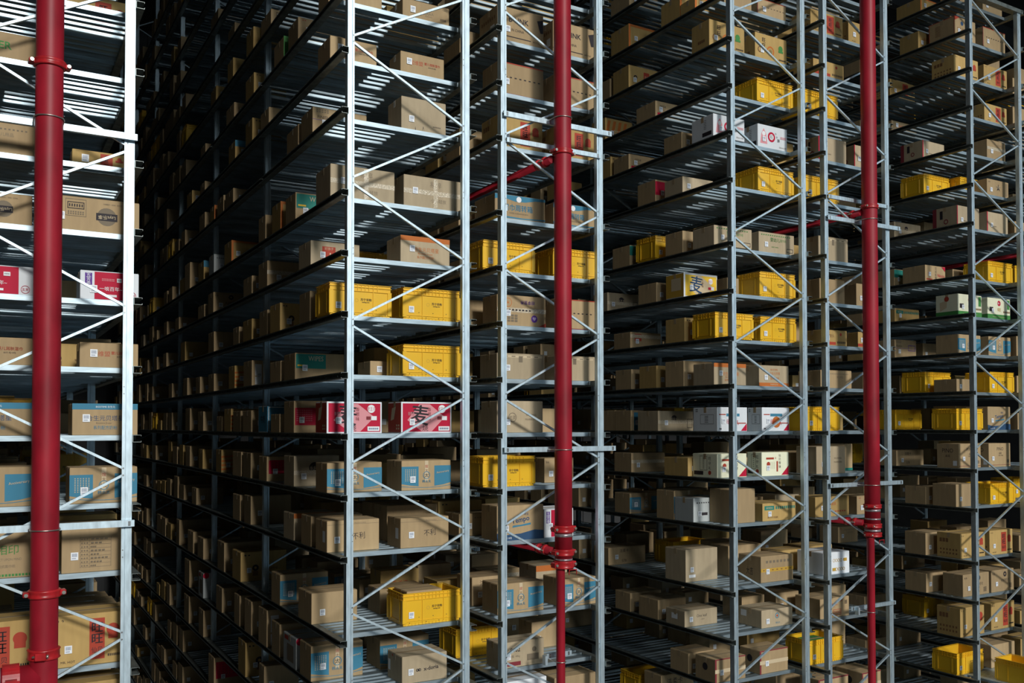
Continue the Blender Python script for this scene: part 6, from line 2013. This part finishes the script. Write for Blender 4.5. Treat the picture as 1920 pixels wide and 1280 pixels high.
D2 9 blank s 14648 15306 10920 351 323
D2 9 tote m 15418 16088 9270 430 330
D2 9 tote m 15420 16090 10920 430 330
D2 9 blank s 15535 16083 11686 350 231
D2 10 blank s 14640 15182 9270 402 400
D2 10 blank s 14643 15095 9820 327 396
D2 10 bluepanel s 14636 15181 10370 362 228
D2 10 blank s 14640 15064 10920 342 372
D2 10 taped2 s 14636 15144 11686 414 264
D2 10 blank s 15680 16116 9270 416 253
D2 10 blank s 15688 16115 9820 395 311
'''
stuff_b = {}
# a crate standing out in front of the last rack on a short steel tray
tz = level_z(-6)
tr = MB(); tr.box(13.14, 7.52, tz - 0.012, 13.98, 8.66, tz); tr.box(13.14, 7.50, tz - 0.012, 13.98, 7.52, tz + 0.03)
for xx in (13.2, 13.9): tr.box(xx, 7.6, tz - 0.06, xx + 0.03, 8.64, tz - 0.012)
tag(ob('steel_tray', tr.mesh('steel_tray', 'steel')), 'steel tray jutting out below the lowest crate at the right edge', 'tray')
n_c = 0
pend = []
for ln in DATA.strip().splitlines():
    f = ln.split()
    row, lev, des, flag = f[0], int(f[1]), f[2], f[3]
    X, X2, Y, dp, h = [int(v) / 1000.0 for v in f[4:9]]
    z = level_z(lev) + 0.0005
    if flag == 's':
        pend.append((row, lev, des, X, X2, Y, dp, h, z)); continue
    slot = max(1, int(round((Y - 8.72) / 0.56)) + 1)
    rz = random.uniform(-0.012, 0.012) if Y > 9.0 else random.uniform(-0.004, 0.004)
    if 'tote' in des:
        o = crate(X, Y, z, des, rz)
        cont = {'opentote': 'open crate holding a brown carton', 'greentote': 'open yellow crate with green goods inside'}.get(des, 'yellow plastic crate')
        lb = '%s, %s, %s, %s' % (cont, place_words(row, slot, X), shelf_words(row, lev), ROWS[row][5])
        g = 'yellow plastic crates on the racks'
        u = unique(lb)
        if u is None: u = unique(lb + ', pushed further back') or lb + ', rearmost'
        tag(o, u, 'crate', g)
        if des == 'opentote':
            c = carton(X + 0.06, Y + 0.03, z + 0.0305, 0.40, 0.34, 0.315, 'blank', 0)
            tag(c, 'brown carton lying inside the open yellow crate, second rack', 'carton', 'cardboard cartons on the racks')
        elif des == 'greentote':
            gb = MB(); gb.cbox(0, 0, 0, 0.40, 0.30, 0.26, 0.01)
            M['greenwrap'] = M['ink_grn']; go = ob('wrapped_pack', gb.mesh('wrapped_pack', 'greenwrap'), None, (X + 0.08, Y + 0.06, z + 0.0305))
            tag(go, 'green wrapped pack lying inside the open yellow crate, fifth rack', 'pack')
            gl = MB(); gl.box(0.02, 0.13, 0.26, 0.38, 0.17, 0.262); ob('tape_strip', gl.mesh('tape_strip', 'tape'), go)
    else:
        o = carton(X, Y, z, X2 - X, dp, h, des, rz)
        base = '%s, %s, %s, %s' % (D[des][1].replace(' with a ', ' with ').replace(' and ', ', '), place_words(row, slot, X), shelf_words(row, lev), ROWS[row][5])
        u = unique(base)
        if u is None: u = unique(base + ', rear') or base + ', rearmost'
        if len(u.replace('-', ' ').split()) > 16: u = u.replace('twenty-', 'twenty').replace('in, ', 'in ').replace('carton with a ', 'carton with ').replace(', rear', '')
        tag(o, u, 'carton', 'cardboard cartons on the racks')
        n_c += 1
sb = {}
for row, lev, des, X, X2, Y, dp, h, z in pend:
    mat = 'crate' if 'tote' in des else D[des][0]
    b = sb.setdefault(mat, MB())
    b.box(X, Y, z, X2, Y + dp, z + h)
    if mat != 'crate':
        b2 = sb.setdefault('tape', MB()); b2.box(X + 0.001, Y + dp/2 - 0.024, z + h, X2 - 0.001, Y + dp/2 + 0.024, z + h + 0.001)
        b3 = sb.setdefault('ink_w', MB()); b3.box(X + 0.07, Y - 0.001, z + h*0.25, X + 0.128, Y - 0.0002, z + h*0.25 + 0.066)
# the rest of the far stock: one body of cartons with several board colours
def merged(name, keys):
    me = bpy.data.meshes.new(name); v = []; f = []; mi = []
    for i, k in enumerate(keys):
        n = len(v); v += sb[k].v; f += [tuple(a + n for a in p) for p in sb[k].f]; mi += [i] * len(sb[k].f); me.materials.append(M[k])
    me.from_pydata(v, [], f); me.polygons.foreach_set('material_index', mi); me.update(); return me
ks = [k for k in sb if k != 'crate']
if ks:
    o = ob('cardboard_cartons', merged('cardboard_cartons', ks)); tag(o, 'brown cartons filling the dim depths of all racks', 'cartons', None, 'stuff')
if 'crate' in sb:
    o = ob('plastic_crates', merged('plastic_crates', ['crate'])); tag(o, 'yellow crates standing in the dim depths of the racks', 'crates', None, 'stuff')
